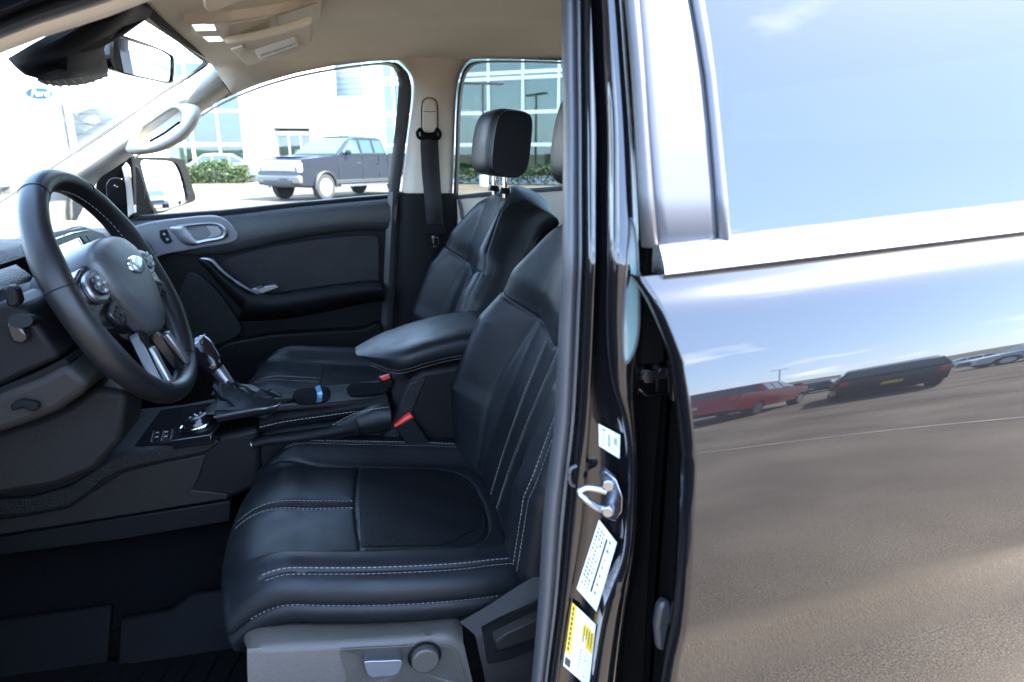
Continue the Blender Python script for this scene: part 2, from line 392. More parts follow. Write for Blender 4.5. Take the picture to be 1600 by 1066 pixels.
cols = [(L1, -4, .150), (L1, 0, .122), (mixl(L1, L2, .25), 0, .112), (mixl(L1, L2, .6), 0, .106), (mixl(L1, L2, .9), 0, .104), (L2, 0, .108), (L2, 2, .116), (mixl(L2, L3, .30), 0, .112), (mixl(L2, L3, .65), 0, .096), (mixl(L2, L3, .92), 0, .072),
        (L3, 0, .060), (mixl(L3, L4, .1), 0, .050), (mixl(L3, L4, .3), 0, .043), (mixl(L3, L4, .55), 0, .040), (mixl(L3, L4, .8), 0, .042), (mixl(L3, L4, .95), 0, .050), (L4, 3, .064), (L4, 8, .10), (L4, 16, .15)]
rws = pil(cols)
# smooth along the height
dense = []
colsN = len(cols)
colp = [cr([r[j] for r in rws], 90) for j in range(colsN)]
grid('pillar_skin', [[colp[j][i] for j in range(colsN)] for i in range(90)], PAINT, bp, angle=50)
# door opening weather seal: a fat rubber bulb
prof = [(0, .150), (.06, .136), (.2, .125), (.42, .1195), (.58, .1195), (.70, .126), (.76, .1215), (.88, .1205), (.97, .128), (1, .150)]
sl = []
colp2 = [cr([U(interp(L0, r)*(1-t)+interp(L1, r)*t, r, y=d+tb(r)) for r in RW], 90) for t, d in prof]
grid('weather_seal', [[colp2[j][i] for j in range(len(prof))] for i in range(90)], RUBBER, bp, angle=70, label='grey rubber door opening weather seal')
# pocket wall behind, black
grid('pillar_return', [[Vector((.262, .19, z)), Vector((.33, .14, z)), Vector((.33, .05, z))] for z in (.4, .9, 1.3)], DARK, bp)
# teardrop recess in the pillar shoulder
td = cr([(986, 340), (993, 370), (997, 430), (998, 500), (994, 535), (984, 560), (975, 568), (970, 552), (970, 510), (974, 450), (979, 390), (983, 350)], 40, True)
cx, cy_ = 984, 470
rim_o = [U(x, y, y=.0405+tb(y)) for x, y in td]; rim_i = [U(cx+(x-cx)*.80, cy_+(y-cy_)*.955, y=.0405+tb(y)) for x, y in td]
ringframe('recess_rim', rim_o, rim_i, (0, -.004, 0), RUBBER, bp, bevel=.001)
obj('recess_floor', [p+Vector((0, -.0015, 0)) for p in rim_i], [tuple(range(40))], M('recess_sky_reflection', (.10, .16, .16), .06, spec=.8, coat=1), bp)  # pale teal is the sky's reflection in the recess, put into the base colour
# stickers, flat print
def sticker(name, quad, rows_d, mat, par, label):
    e = empty(name, parent=par, label=label)
    def pt(u, v, lift=0):
        (ax, ay), (bx, by), (cx, cy2), (dx_, dy_) = quad
        x = (ax*(1-u)+bx*u)*(1-v)+(dx_*(1-u)+cx*u)*v; y = (ay*(1-u)+by*u)*(1-v)+(dy_*(1-u)+cy2*u)*v
        l2 = interp(L2, y)+2; l3 = interp(L3, y); t = (x-l2)/(l3-l2)
        d = interp([(-1, .13), (0, .116), (.30, .112), (.65, .096), (.92, .072), (1, .060)], t)
        return U(x, y, y=d+tb(y)-lift)
    def patch(nm, u0, u1, v0, v1, m, lift):
        return grid(nm, [[pt(u0+(u1-u0)*i/4, v0+(v1-v0)*j/4, lift) for i in range(5)] for j in range(5)], m, e)
    patch('label_sheet', 0, 1, 0, 1, mat, .004)
    return e, patch
e, pa = sticker('paper_sticker', [(935, 662), (969, 680), (968, 717), (936, 697)], 0, WHITEP, bp, 'small white bar code sticker on the black door pillar')
pa('printed_line', .1, .32, .14, .20, BLACKP, .0045)
for k in range(5): pa('printed_line', .1, .28+.03*(k % 2), .30+k*.12, .33+k*.12, GREYP, .0045)
for k in range(7): pa('bar_code', .42, .42+.45*(1-.45*(k > 3)), .26+k*.075, .295+k*.075, BLACKP, .0045)
e, pa = sticker('certification_sticker', [(936, 812), (964, 848), (932, 956), (901, 920)], 0, WHITEP, bp, 'large white certification sticker below the door striker')
for k in range(15):
    for j, (a, b) in enumerate([(.06, .16), (.2, .30), (.34, .42)]):
        if rnd.random() < .8: pa('printed_line', a, b, .08+k*.055, .08+k*.055+.022+.015*rnd.random(), GREYP, .0045)
pa('bar_code', .52, .60, .10, .86, BLACKP, .0045)
for k in range(7): pa('printed_line', .68, .68+.05+.12*rnd.random(), .08+k*.12, .12+k*.12, GREYP, .0045)
e, pa = sticker('tyre_sticker', [(894, 941), (931, 976), (920, 1075), (880, 1040)], 0, WHITEP, bp, 'white and yellow warning sticker at the foot of the pillar')
pa('yellow_band', .0, .20, .0, .78, YELLOWP, .0043); pa('yellow_block', .52, .98, .14, .48, YELLOWP, .0043)
for k in range(9): pa('printed_line', .06, .12, .05+k*.078, .10+k*.078, BLACKP, .0046)
for k in range(4): pa('printed_line', .58+k*.1, .61+k*.1, .18, .42, BLACKP, .0046)
for k in range(10): pa('printed_line', .30, .36+.08*rnd.random(), .08+k*.075, .10+k*.075, GREYP, .0046)
for k in range(8): pa('printed_line', .52, .60+.3*rnd.random(), .55+k*.05, .57+k*.05, GREYP, .0046)
pa('round_mark', .04, .24, .84, .96, BLACKP, .0046)
# striker: plate, two bolts and the bent loop
st = empty('door_striker', parent=bp, label='bright zinc door striker loop bolted to the pillar')
pl_y = .080
plate = [(936, 742), (946, 736), (963, 750), (973, 778), (972, 800), (962, 816), (950, 812), (940, 795), (948, 772)]
def sp(x, y, lift): return U(x, y, y=.0765-(x-950)*.0009-lift)
prism('striker_plate', [sp(x, y, .004) for x, y in plate], (.003, .010, 0), ZINC, st, bevel=.0015)
for x, y in ((951, 757), (950, 798)):
    c = sp(x, y, .006); cyl('bolt', c, c+Vector((-.002, -.004, 0)), .0065, ZINC, st, n=12, bevel=.001)
lp = [sp(948, 768, .004), sp(935, 765, .012), sp(918, 763, .022), sp(908, 767, .030), sp(907, 773, .032), sp(916, 781, .030), sp(930, 792, .020), sp(942, 795, .010), sp(955, 793, .003)]
tube('striker_loop', cr(lp, 40), .0042, ZINC, st, n=12)
# small hook on the flange
tube('trim_clip', cr(px([(901, 728), (892, 733), (890, 745), (893, 757), (902, 760)], y=.112), 16), .0022, RUBBER, bp, n=8)

# ---- shut gap: cavity, hinge, seal stub
cav = [[U(interp(L4, r)+12, r, y=.13+tb(r)), U(1095, r, y=.10+tb(r)*.6)] for r in RW]
grid('shut_gap', cav, DARK, bp)
ys = [-140, -60, 0, 60, 120, 200, 300, 386]
bar('frame_seal', [958, 968, 977, 983, 988, 993, 998, 1004], [976, 987, 997, 1002, 1006, 1011, 1019, 1027], ys, RUBBER, .004, .008, bp)
box('seal_block', U(1018, 470, y=.075), (.030, .02, .13), DARK, bp, bevel=.004)
h = empty('upper_hinge', parent=bp)
prism('hinge_leaf', px([(982, 575), (1000, 553), (1052, 545), (1056, 600), (1052, 620), (1010, 622), (990, 606)], y=.075), (0, .012, 0), PAINT, h, bevel=.003)
for x, y, r in ((1012, 585, .0085), (1034, 580, .007)):
    c = U(x, y, y=.075); cyl('hinge_bolt', c, c+Vector((-.002, -.008, 0)), r, GLOSSBLK, h, n=6, bevel=.001)
cyl('hinge_pin', U(1054, 540, y=.06), U(1056, 622, y=.06), .008, PAINT, h)
h = empty('lower_hinge', parent=bp)
prism('hinge_leaf', px([(1030, 950), (1040, 940), (1052, 945), (1050, 1020), (1028, 1018), (1025, 980)], y=.055), (0, .014, 0), RUBBER, h, bevel=.005)
# ---- sill and lower body on the near side
prism('sill_panel', [(-.95, -.005, .40), (.30, -.005, .40), (.30, -.005, .60), (.27, .02, .63), (-.95, .02, .63)], (0, .20, 0), PAINT, T, bevel=.02, seg=3)
# front roof rail, seal and driver-side windscreen pillar, in the upper left corner
def rail(name, cols_, mat, par, **k):
    rows = [[U(x, y, y=d) for (x, y, d) in c] for c in cols_]
    n = max(len(r) for r in rows); return grid(name, rows, mat, par, **k)
ap = empty('near_windscreen_pillar', parent=T)
def diag(off, d):   # a line parallel to the lower edge of the near pillar
    return [U(x, y+off, y=d) for x, y in [(-260, 186), (-120, 128), (0, 80), (60, 57), (120, 38), (170, 22), (222, 2), (270, -16), (330, -35)]]
def strip(name, lines, mat, **k): return grid(name, [list(r) for r in zip(*lines)], mat, ap, **k)
strip('pillar_trim', [diag(4, .30), diag(1, .27), diag(-6, .245), diag(-20, .235)], CREAM, angle=80)
strip('seal_bulb', [diag(-19, .235), diag(-22, .205), diag(-27, .19), diag(-34, .185), diag(-40, .19), diag(-46, .2), diag(-50, .21)], RUBBER, angle=80)
strip('outer_flange', [diag(-48, .21), diag(-54, .17), diag(-66, .15), diag(-72, .14), diag(-110, .12)], PAINT, angle=60)
# roof outer skin and cant rail
rows = []
for x in [-.30, -.2, 0, .3, .8, 1.3]:
    dz = -.06*max(0, -x-.0)/.3
    rows.append([Vector((x, y, z+dz)) for y, z in [(.135, 1.655), (.16, 1.70), (.24, 1.755), (.5, 1.785), (.93, 1.80), (1.36, 1.785), (1.62, 1.76), (1.69, 1.735), (1.71, 1.712)]])
grid('roof_panel', rows, PAINT, T)
# ------------------------------------------------------------------ headliner and far side
YF = lambda z: 1.735 - max(0, z-1.28)*.33          # inner face of the far side, leaning in towards the roof
FARPL = ((0, 1.735, 1.28), (0, 1, .33))
def FP(x, y, dy=0): return U(x, y, pl=((0, 1.735+dy, 1.28), (0, 1, .33)))
WTOP = [(262, 236), (300, 190), (345, 163), (400, 139), (460, 121), (520, 109), (575, 102), (612, 100)]
rt = [FP(x, y-3) for x, y in [(330, 160), (345, 160), (400, 136), (460, 118), (520, 106), (580, 99), (630, 97), (700, 96), (760, 95), (880, 95), (1000, 96), (1200, 100)]]
def ztop(x): return interp([(-.345, 1.650), (-.30, 1.664), (-.2, 1.690), (-.05, 1.718), (.1, 1.732), (.5, 1.738), (1.3, 1.72)], x)
rows = []
for i in range(48):
    x = -.345 + i*(1.30+.345)/47
    # far edge height from the traced window line
    pts = sorted([(p.x, p.z) for p in rt]); zf = interp(pts, x); yf = YF(zf)
    r = []
    for j in range(41):
        t = j/40; y = .21 + (yf-.21)*t
        zc = ztop(x); e = max(0, (y-1.20)/(yf-1.20)); en = max(0, (.62-y)/(.62-.21))
        z = zc - (zc-zf)*(e**(2.4+9*ss(-x, .12, .345))) - (zc-min(zc-.03, 1.655))*(en**2.4)
        z += .010*math.exp(-((x-.36)/.10)**2)*math.exp(-((y-1.32)/.12)**2) - .006*math.exp(-((x-.30)/.05)**2)*e
        r.append(Vector((x, y, z)))
    rows.append(r)
grid('headliner', rows, LINER, T, angle=80, label='beige cloth headliner')
# near edge of the headliner beside the pillar: pale trim lip
# ---- windscreen
def wsp(s, y):    # s: 0 top .. 1 bottom
    return Vector((-.345 - .70*s + .03*((y-.93)/.6)**2, y, 1.668 - .459*s))
ws = empty('windscreen', parent=T)
wrows = [[wsp(i/12, .30+1.23*j/16) for j in range(17)] for i in range(13)]
grid('glass_pane', wrows, WSHIELD, ws)
WPL = (wsp(.2, .93), (wsp(1, .93)-wsp(0, .93)).normalized().cross(Vector((0, 1, 0))))
# black frit border (painted band of the glass) along top and far side
wn = Vector(WPL[1]); wn = wn if wn.z < 0 else -wn
def wedge(x, y):
    return U(x, y, z=1.653) if y < 92 and x > 200 else U(x, y, y=1.49)
eo = cr([(216, -10), (238, 14), (262, 38), (290, 62), (315, 84), (326, 95), (322, 104), (300, 119), (250, 151), (200, 186), (120, 240), (60, 279), (0, 319), (-60, 358)], 60)
ei = cr([(205, -2), (226, 20), (252, 44), (284, 70), (308, 88), (316, 95), (311, 102), (294, 115.5), (246.5, 147), (196.5, 181.5), (116.5, 235.5), (56.5, 274.5), (-3, 315), (-63, 354)], 60)
edge_o = [wedge(*p) for p in eo]; edge_i = [wedge(*p)+wn*.002 for p in ei]
grid('frit_band', [[p, q] for p, q in zip(edge_o, edge_i)], DARK, ws, solid=.002)
# ---- forward camera cover and mirror
mh = empty('camera_cover', parent=T, label='black plastic camera cover with ribbed vent behind the mirror')
def wq(x, y, lift): return U(x, y, pl=(Vector(WPL[0])+wn*lift, WPL[1]))
cov = [(20, 101), (60, 78), (100, 57), (145, 31), (185, 15), (214, 2), (238, 16), (196, 38), (166, 54), (160, 70), (168, 110), (140, 116), (100, 121), (62, 124), (38, 117), (26, 107)]
sh = [wq(x, y, .052-.034*max(0, (70-x)/50)-.02*max(0, (x-190)/50)) for x, y in cov]
cs_ = sum(sh, Vector())/len(sh)
loft('cover_shell', [[p-wn*.010 for p in sh], sh, [cs_+(p-cs_)*.92+wn*.007 for p in sh], [cs_+(p-cs_)*.5+wn*.013 for p in sh]], PLASTIC, mh, angle=50)
vent_t = cr([wq(x, y, .047) for x, y in [(56, 124.5), (90, 122), (130, 117), (168, 110)]], 30)
vent_b = cr([wq(x, y, .030) for x, y in [(64, 130), (94, 134.5), (135, 131), (169, 119)]], 30)
grid('vent_back', [vent_t, vent_b], PLASTIC2, mh)
for k in range(9):
    i = 2+k*3
    tube('vent_slat', [vent_t[i], vent_t[i].lerp(vent_b[min(29, i+2)], .5)+wn*.002, vent_b[min(29, i+2)]], .0020, PLASTIC2, mh, n=6)
rm = empty('rear_view_mirror', parent=T, label='frameless-looking interior mirror on a stalk, glass showing white sky')
MC = U(213, 90, y=.93)
mo = cr([(148, 52), (175, 51), (215, 63), (262, 82), (271, 92), (272, 122), (266, 130), (220, 123), (176, 112), (156, 104), (147, 84)], 48, True)
mpl = (MC, Vector((.978, -.165, -.125)).normalized())
mfront = cr([(176, 54), (200, 58), (240, 72), (266, 85), (272, 94), (271, 124), (264, 130), (230, 124), (196, 116), (180, 108), (172, 88)], 44, True)
mn = Vector(mpl[1]).normalized()
fo = [U(x, y, pl=mpl) for x, y in mfront]; ctr = sum(fo, Vector())/44
bk = [ctr+(p-ctr)*.90 - mn*.030 for p in fo]; bk2 = [ctr+(p-ctr)*.55-mn*.045 for p in fo]
fi = [ctr+(p-ctr)*.93 + mn*.001 for p in fo]; fi2 = [ctr+(p-ctr)*.915 - mn*.003 for p in fo]
loft('mirror_housing', [bk2, bk, [ctr+(p-ctr)*.985-mn*.016 for p in fo], fo, fi, fi2], GLOSSBLK, rm, caps=True, angle=60)
obj('mirror_glass', [ctr+(p-ctr)*.918 - mn*.0015 for p in fo], [tuple(range(44))], MIRRORM, rm)
tube('mirror_stalk', [ctr-mn*.03, U(165, 75, y=.94), U(160, 60, y=.95)+Vector((-.05, 0, .03))], [.012, .011, .02], PLASTIC, rm)
# ---- overhead console, visors
oc = empty('overhead_console', parent=T, label='beige overhead console with two white map lamps')
def oz(x, y, dz=0): 
    p = U(x, y, z=1.66)
    for _ in range(5): p = U(x, y, z=ztop(p.x)-.018-dz)
    return p
pl_ = [(288, 37), (320, 38), (360, 34), (420, 25), (470, 14), (504, 0), (502, 20), (498, 32), (470, 40), (436, 51), (400, 60), (366, 64), (340, 66), (312, 58)]
prism('console_body', [oz(*p) for p in pl_], (0, 0, .05), CREAM, oc, bevel=.004)
for q in ([(300, 40), (334, 39.5), (338, 48), (306, 49)], [(317, 59), (343, 58), (349, 64.5), (326, 66)]):
    prism('map_lamp', [oz(*p, .0015) for p in q], (0, 0, .004), M('lamp_lens_lit', (.85, .84, .80), .35, emit=((1, .97, .92), .12)), oc, bevel=.001)
prism('console_pocket', [oz(*p, .0012) for p in [(358, 39), (420, 27), (424, 52), (368, 62), (360, 50)]], (0, 0, .003), VISORM, oc, bevel=.001)
prism('pocket_flap', [oz(*p, .004) for p in [(368, 60), (372, 52), (382, 49), (422, 53)]], (0, 0, .004), LINER, oc, bevel=.001)
prism('console_door', [oz(*p, .003) for p in [(432, 26), (496, 6), (494, 30), (436, 50)]], (0, 0, .003), CREAM, oc, bevel=.0015)
vz = empty('sun_visor', parent=T, label='folded beige passenger sun visor with a white warning label')
vpl = (Vector((-.2, 1.15, 1.638)), Vector((.16, .10, 1)))
VQ = [U(x, y, pl=vpl) for x, y in [(351, 68), (362, 79), (383, 101), (390, 104), (414, 97.5), (450, 88), (476, 77), (487, 67), (489, 56), (488, 36), (440, 51), (400, 61)]]
prism('visor_board', VQ, (.0, 0, .016), VISORM, vz, bevel=.005, seg=3)
vn = Vector((-.16, -.10, -1)).normalized()*.0012
def vp(x, y, l=1): return U(x, y, pl=vpl)+vn*l
obj('warning_label', [vp(*p) for p in [(396, 77), (462, 55), (468, 70), (405, 92)]], [(0, 1, 2, 3)], WHITEP, vz, smooth=False)
obj('label_stripe', [vp(*p, 1.5) for p in [(460, 55.6), (465, 54.5), (467.5, 69.5), (464, 71)]], [(0, 1, 2, 3)], YELLOWP, vz, smooth=False)
for k in range(16):
    x0 = 408+k*3.4; y0 = 84.5-k*1.15; hh = 1.5+2*rnd.random()
    obj('printed_line', [vp(*p, 1.5) for p in [(x0, y0), (x0+2.3, y0-.8), (x0+2.3, y0-.8+hh), (x0, y0+hh)]], [(0, 1, 2, 3)], GREYP, vz, smooth=False)
prism('visor_clip', [vp(*p, 1) for p in [(361, 74), (379, 68), (384, 72), (366, 80)]], vn*4, CREAM, vz, bevel=.001)
dv = empty('driver_sun_visor', parent=T)
prism('visor_board', [U(x, y, z=1.635) for x, y in [(316, -6), (318, 12), (326, 21), (346, 16), (376, 3), (400, -10)]], (0, 0, .015), VISORM, dv, bevel=.004)
# ---- far windscreen pillar trim with grab handle
fp = empty('far_windscreen_pillar', parent=T, label='cream windscreen pillar trim with a moulded grab handle')
def fpp(x, y, dy): return U(x, y, y=dy)
e0 = cr([(326, 96), (300, 120), (250, 152), (200, 187), (150, 221), (90, 263), (40, 296), (-30, 342)], 30)       # windscreen edge
e1 = cr([(362, 146), (335, 163), (300, 186), (268, 210), (216, 238), (178, 264), (152, 284), (120, 345)], 30)     # door edge
rows = []
for i, ((ax, ay), (bx, by)) in enumerate(zip(e0, e1)):
    r = []
    for t, d in [(0, 1.575), (.04, 1.555), (.18, 1.535), (.45, 1.530), (.75, 1.555), (.93, 1.60), (1, 1.64)]:
        r.append(U(ax+(bx-ax)*t, ay+(by-ay)*t, y=d))
    rows.append(r)
grid('pillar_trim', rows, PILLARM, fp, angle=80)
HO = [(196, 236), (199, 223), (206, 206), (222, 190), (250, 173), (270, 163), (286, 162), (300, 162), (312, 168), (313, 182), (304, 202), (288, 219), (262, 233), (238, 240), (212, 242)]
HI = [(215, 219), (219, 207), (226, 198), (240, 188), (256, 177), (270, 170), (278, 171), (284, 178), (285, 186), (284, 191), (275, 197), (260, 208), (245, 217), (234, 223), (222, 223)]
ho = cr([(x, y) for x, y in HO], 60, True); hi = cr(HI, 60, True)
secs = []
for t, d in [(0, .035), (.06, .005), (.25, -.018), (.55, -.026), (.85, -.020), (1, .0), (1, .075)]:
    r = []
    for a, b in zip(ho, hi):
        m = max(0, min(1, ((a[0]-250)*.56+(a[1]-202)*.83+34)/50)); m = m*m*(3-2*m)      # proud only along its lower edge
        r.append(U(a[0]+(b[0]-a[0])*t, a[1]+(b[1]-a[1])*t, y=1.527+(d-.012)*m+(.02 if t == 0 else 0)+(.05*(1-m) if d > .07 else 0)))
    secs.append(r)
loft('grab_handle', secs, PILLARM, fp, caps=False, angle=80)
obj('handle_recess', [U(a[0], a[1], y=1.545) for a in hi], [tuple(range(60))], CREAM, fp)
tube('recess_slot', px([(234, 221), (258, 208), (281, 191)], y=1.535), .0035, DARK, fp, n=6)
tube('trim_joint', px([(326, 97), (342, 120), (360, 145)], y=1.545), .0012, DARK, fp, n=5)

# ---- far front door: frame, glass, sail panel, trim
fd = empty('front_passenger_door', parent=T, label='charcoal inner panel of the front passenger door')
top = [(176, 266), (200, 250), (262, 214)] + WTOP[2:] + [(623, 108), (631, 126), (632, 160)]
# glass pane
gp = cr([(205, 246), (262, 212), (345, 162), (460, 119), (575, 99), (625, 106), (634, 160), (620, 306), (560, 318), (345, 336), (210, 340)], 60, True)
obj('window_glass', [FP(x, y, .055) for x, y in gp], [tuple(range(60))], GLASS, fd, smooth=False)
# upper frame: thin black line, fat black rear channel
fo_ = cr([(200, 251), (262, 213), (300, 188), (345, 161), (400, 137), (460, 119), (520, 107), (575, 99.5), (612, 97), (628, 104), (641, 124), (642, 160), (632, 240), (623, 308)], 60)
fi_ = cr([(201, 254), (262, 217), (300, 192), (345, 165), (400, 141), (460, 123), (520, 111), (575, 103.5), (604, 102.5), (616, 109), (622, 126), (621, 160), (613, 240), (606, 308)], 60)
rows = [[FP(a[0], a[1], .0), FP(a[0]*.6+b[0]*.4, a[1]*.6+b[1]*.4, -.004), FP(b[0], b[1], .012), FP(b[0], b[1], .06)] for a, b in zip(fo_, fi_)]
grid('window_frame', rows, RUBBER, fd, angle=60)
# sail panel with tweeter
sp_ = [(150, 290), (156, 278), (176, 262), (196, 252), (206, 250), (208, 340), (196, 347), (168, 333), (152, 312)]
prism('sail_panel', [FP(x, y, -.03) for x, y in cr(sp_, 40, True)], (0, .03, 0), PLASTIC, fd, bevel=.004)
tw = cr([(166, 306), (165, 290), (172, 279), (186, 278), (195, 286), (196, 318), (184, 321), (168, 318)], 32, True)
prism('tweeter_grille', [FP(x, y, -.037) for x, y in tw], (0, .01, 0), GLOSSBLK, fd, bevel=.003)
prism('sail_edge', [FP(x, y, -.034) for x, y in [(190, 262), (197, 254), (203, 262), (209, 333), (200, 340), (197, 300), (194, 278)]], (0, .03, 0), CREAM, fd, bevel=.002)
for x, y in ((179, 290), (183, 292)): cyl('tweeter_mark', FP(x, y, -.038), FP(x, y, -.040), .0022, SILVER, fd, n=8)
# main trim
DY = 1.70
def DP(x, y, d=DY): return U(x, y, y=d)
main = [(196, 345), (215, 338), (345, 329), (450, 318), (560, 308), (626, 303), (622, 420), (612, 620), (520, 700), (380, 700), (200, 640), (160, 480), (190, 400)]
prism('trim_panel', [DP(x, y, DY+.012) for x, y in main], (0, .06, 0), PLASTIC, fd, bevel=.01, seg=3)
# top pad: rounded roll under the glass
tp = cr([(196, 346), (215, 339), (345, 330), (450, 319), (560, 309), (622, 303)], 40); bt = cr([(190, 375), (250, 395), (345, 398), (450, 376), (540, 362), (618, 360)], 40)
rows = []
for (ax, ay), (bx, by) in zip(tp, bt):
    r = []
    for t, d in [(0, 1.775), (.02, 1.745), (.06, 1.722), (.16, 1.702), (.35, 1.690), (.7, 1.687), (.95, 1.694), (1, 1.712)]:
        r.append(U(ax+(bx-ax)*t, ay+(by-ay)*t, y=d))
    rows.append(r)
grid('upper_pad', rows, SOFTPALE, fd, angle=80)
# bezel around handle
bz = cr([(202, 358), (240, 346), (320, 337), (345, 340), (362, 352), (372, 370), (360, 380), (320, 387), (262, 397), (240, 403), (224, 392), (212, 374)], 48, True)
prism('handle_bezel', [DP(x, y, 1.683) for x, y in bz], (0, .012, 0), M('bezel_lacquer', (.16, .16, .17), .22, metal=.5, coat=.3), fd, bevel=.004, seg=3)
ho = cr([(266, 355), (290, 350), (330, 347), (348, 352), (356, 364), (350, 374), (320, 380), (300, 384), (285, 380), (272, 366)], 48, True)
hi = cr([(291, 357), (300, 354), (330, 351), (342, 354), (349, 363), (344, 370), (322, 374), (308, 377), (302, 374), (296, 366)], 48, True)
rows_o = [DP(x, y, 1.676) for x, y in ho]; rows_i = [DP(x, y, 1.672) for x, y in hi]
loft('door_handle', [[p+Vector((0, .01, 0)) for p in rows_o], rows_o, [a.lerp(b, .5)+Vector((0, -.004, 0)) for a, b in zip(rows_o, rows_i)], rows_i, [p+Vector((0, .018, 0)) for p in rows_i]], SILVER, fd, caps=False, angle=60)
obj('handle_cup', [p+Vector((0, .012, 0)) for p in rows_i], [tuple(range(48))], DARK, fd)
prism('handle_lever', [DP(x, y, 1.674) for x, y in [(322, 354), (341, 354), (348, 363), (343, 370), (324, 373), (330, 366)]], (0, .01, 0), SILVER, fd, bevel=.002)
prism('lock_switch', [DP(x, y, 1.677) for x, y in [(248, 360), (260, 358), (269, 376), (266, 380), (257, 381), (250, 372)]], (0, .01, 0), GLOSSBLK, fd, bevel=.002)
for x, y in ((256, 366), (261, 374)): prism('switch_mark', [DP(x+a, y+b, 1.6765) for a, b in [(-2, -1.5), (2, -2), (3, 1.5), (-1, 2)]], (0, .002, 0), SILVER, fd)
tube('bezel_line', [DP(x, y, 1.684) for x, y in cr([(204, 352), (216, 366), (230, 388), (240, 404)], 14)], .0022, CHROME, fd, n=6)
# insert (soft recessed panel) and its surround
ins = cr([(358, 410), (420, 391), (500, 378), (560, 373), (576, 374), (581, 385), (581, 430), (578, 437), (500, 444), (430, 455), (400, 456), (372, 434)], 48, True)
rows = []
c0 = (480, 415)
for s, d in [(1.10, 1.690), (1.05, 1.702), (1.0, 1.725), (.93, 1.712), (.8, 1.705), (.5, 1.702), (.02, 1.702)]:
    rows.append([U(c0[0]+(x-c0[0])*s, c0[1]+(y-c0[1])*s, y=d) for x, y in ins])
loft('door_insert', rows, LEATHER, fd, angle=80)
# armrest
a0 = cr([(392, 452), (430, 458), (480, 450), (530, 443), (580, 438), (596, 440)], 30); a1 = cr([(372, 500), (430, 498), (480, 491), (540, 479), (586, 470), (600, 470)], 30)
rows = []
for (ax, ay), (bx, by) in zip(a0, a1):
    rows.append([U(ax+(bx-ax)*t, ay+(by-ay)*t, y=d) for t, d in [(0, 1.71), (.02, 1.67), (.12, 1.632), (.35, 1.618), (.7, 1.625), (.95, 1.65), (1.05, 1.70)]])
grid('armrest', rows, PLASTIC, fd, angle=80)
prism('switch_panel', [DP(x, y, 1.655) for x, y in [(392, 452), (430, 445), (436, 449), (410, 459), (398, 460)]], (0, .03, 0), SILVER, fd, bevel=.002)
prism('window_switch', [DP(x, y, 1.651) for x, y in [(398, 449), (410, 446), (413, 449), (402, 452)]], (0, .02, 0), GLOSSBLK, fd, bevel=.0015)
# pull handle with a bright edge
p0 = [(310, 404), (322, 402), (340, 420), (362, 438), (384, 452), (402, 462), (420, 464)]
p1 = [(308, 406), (330, 430), (345, 448), (362, 466), (380, 486), (400, 500), (430, 500)]
A = cr(p0, 30); B = cr(p1, 30)
rows = [[U(a[0]+(b[0]-a[0])*t, a[1]+(b[1]-a[1])*t, y=d) for t, d in [(0, 1.69), (.02, 1.648), (.15, 1.628), (.5, 1.625), (.85, 1.64), (1, 1.70)]] for a, b in zip(A, B)]
grid('pull_handle', rows, PLASTIC, fd, angle=80)
tube('pull_handle_trim', [U(x, y, y=1.632) for x, y in cr([(314, 404), (330, 407), (348, 424), (370, 441), (390, 453), (404, 460)], 24)], [.004+.006*math.sin(math.pi*min(1, i/14)) if i < 14 else .010-.007*(i-14)/9 for i in range(24)], SILVER, fd, n=10, flat=.6)
# speaker / pocket lower area
prism('door_pocket', [DP(x, y, 1.66) for x, y in cr([(330, 560), (400, 528), (480, 520), (560, 516), (600, 520), (600, 700), (330, 700)], 40, True)], (0, .05, 0), PLASTIC, fd, bevel=.01)
spk = cr([(300, 425), (335, 450), (365, 490), (378, 520), (340, 540), (300, 545), (280, 500), (280, 450)], 40, True)
prism('lower_panel', [DP(x, y, 1.694) for x, y in spk], (0, .02, 0), SOFT, fd, bevel=.006, seg=3)
# ---- outside mirror on the far door
om = empty('outside_mirror', parent=T, label='far outside mirror reflecting a row of parked cars')
def OM(x, y, d): return U(x, y, y=d)
oo = cr([(204, 250), (216, 246), (250, 246), (282, 249), (292, 262), (300, 290), (305, 312), (285, 320), (250, 333), (225, 336), (206, 338)], 48, True)
gi = cr([(221, 252), (240, 250.5), (268, 252), (278, 258), (286, 276), (292, 300), (292, 315), (272, 325), (250, 333), (240, 322), (231, 300), (225, 275)], 48, True)
OPL = (OM(255, 290, 1.98), Vector((.80, -.60, .03)))
oc_ = [U(x, y, pl=OPL) for x, y in oo]; ic = [U(x, y, pl=OPL) for x, y in gi]
cc = sum(oc_, Vector())/48
omn = Vector((.88, -.476, 0)).normalized()
loft('mirror_shell', [[cc+(p-cc)*.5+Vector((-.10, .05, 0)) for p in oc_], [cc+(p-cc)*.9+Vector((-.05, .02, 0)) for p in oc_], oc_, ic, [p+Vector((-.02, .012, 0)) for p in ic]], PLASTIC2, om, caps=False, angle=60)
c2 = sum(ic, Vector())/48
MP = (c2+Vector((-.006, .0045, 0)), Vector((.80, -.60, .03)))
obj('mirror_glass', [U(x, y, pl=MP) for x, y in gi], [tuple(range(48))], MIRRORM, om, smooth=False)
prism('mirror_foot', [OM(x, y, 1.86) for x, y in [(204, 252), (218, 262), (236, 318), (246, 345), (208, 345)]], (-.02, .05, 0), PLASTIC, om, bevel=.004)
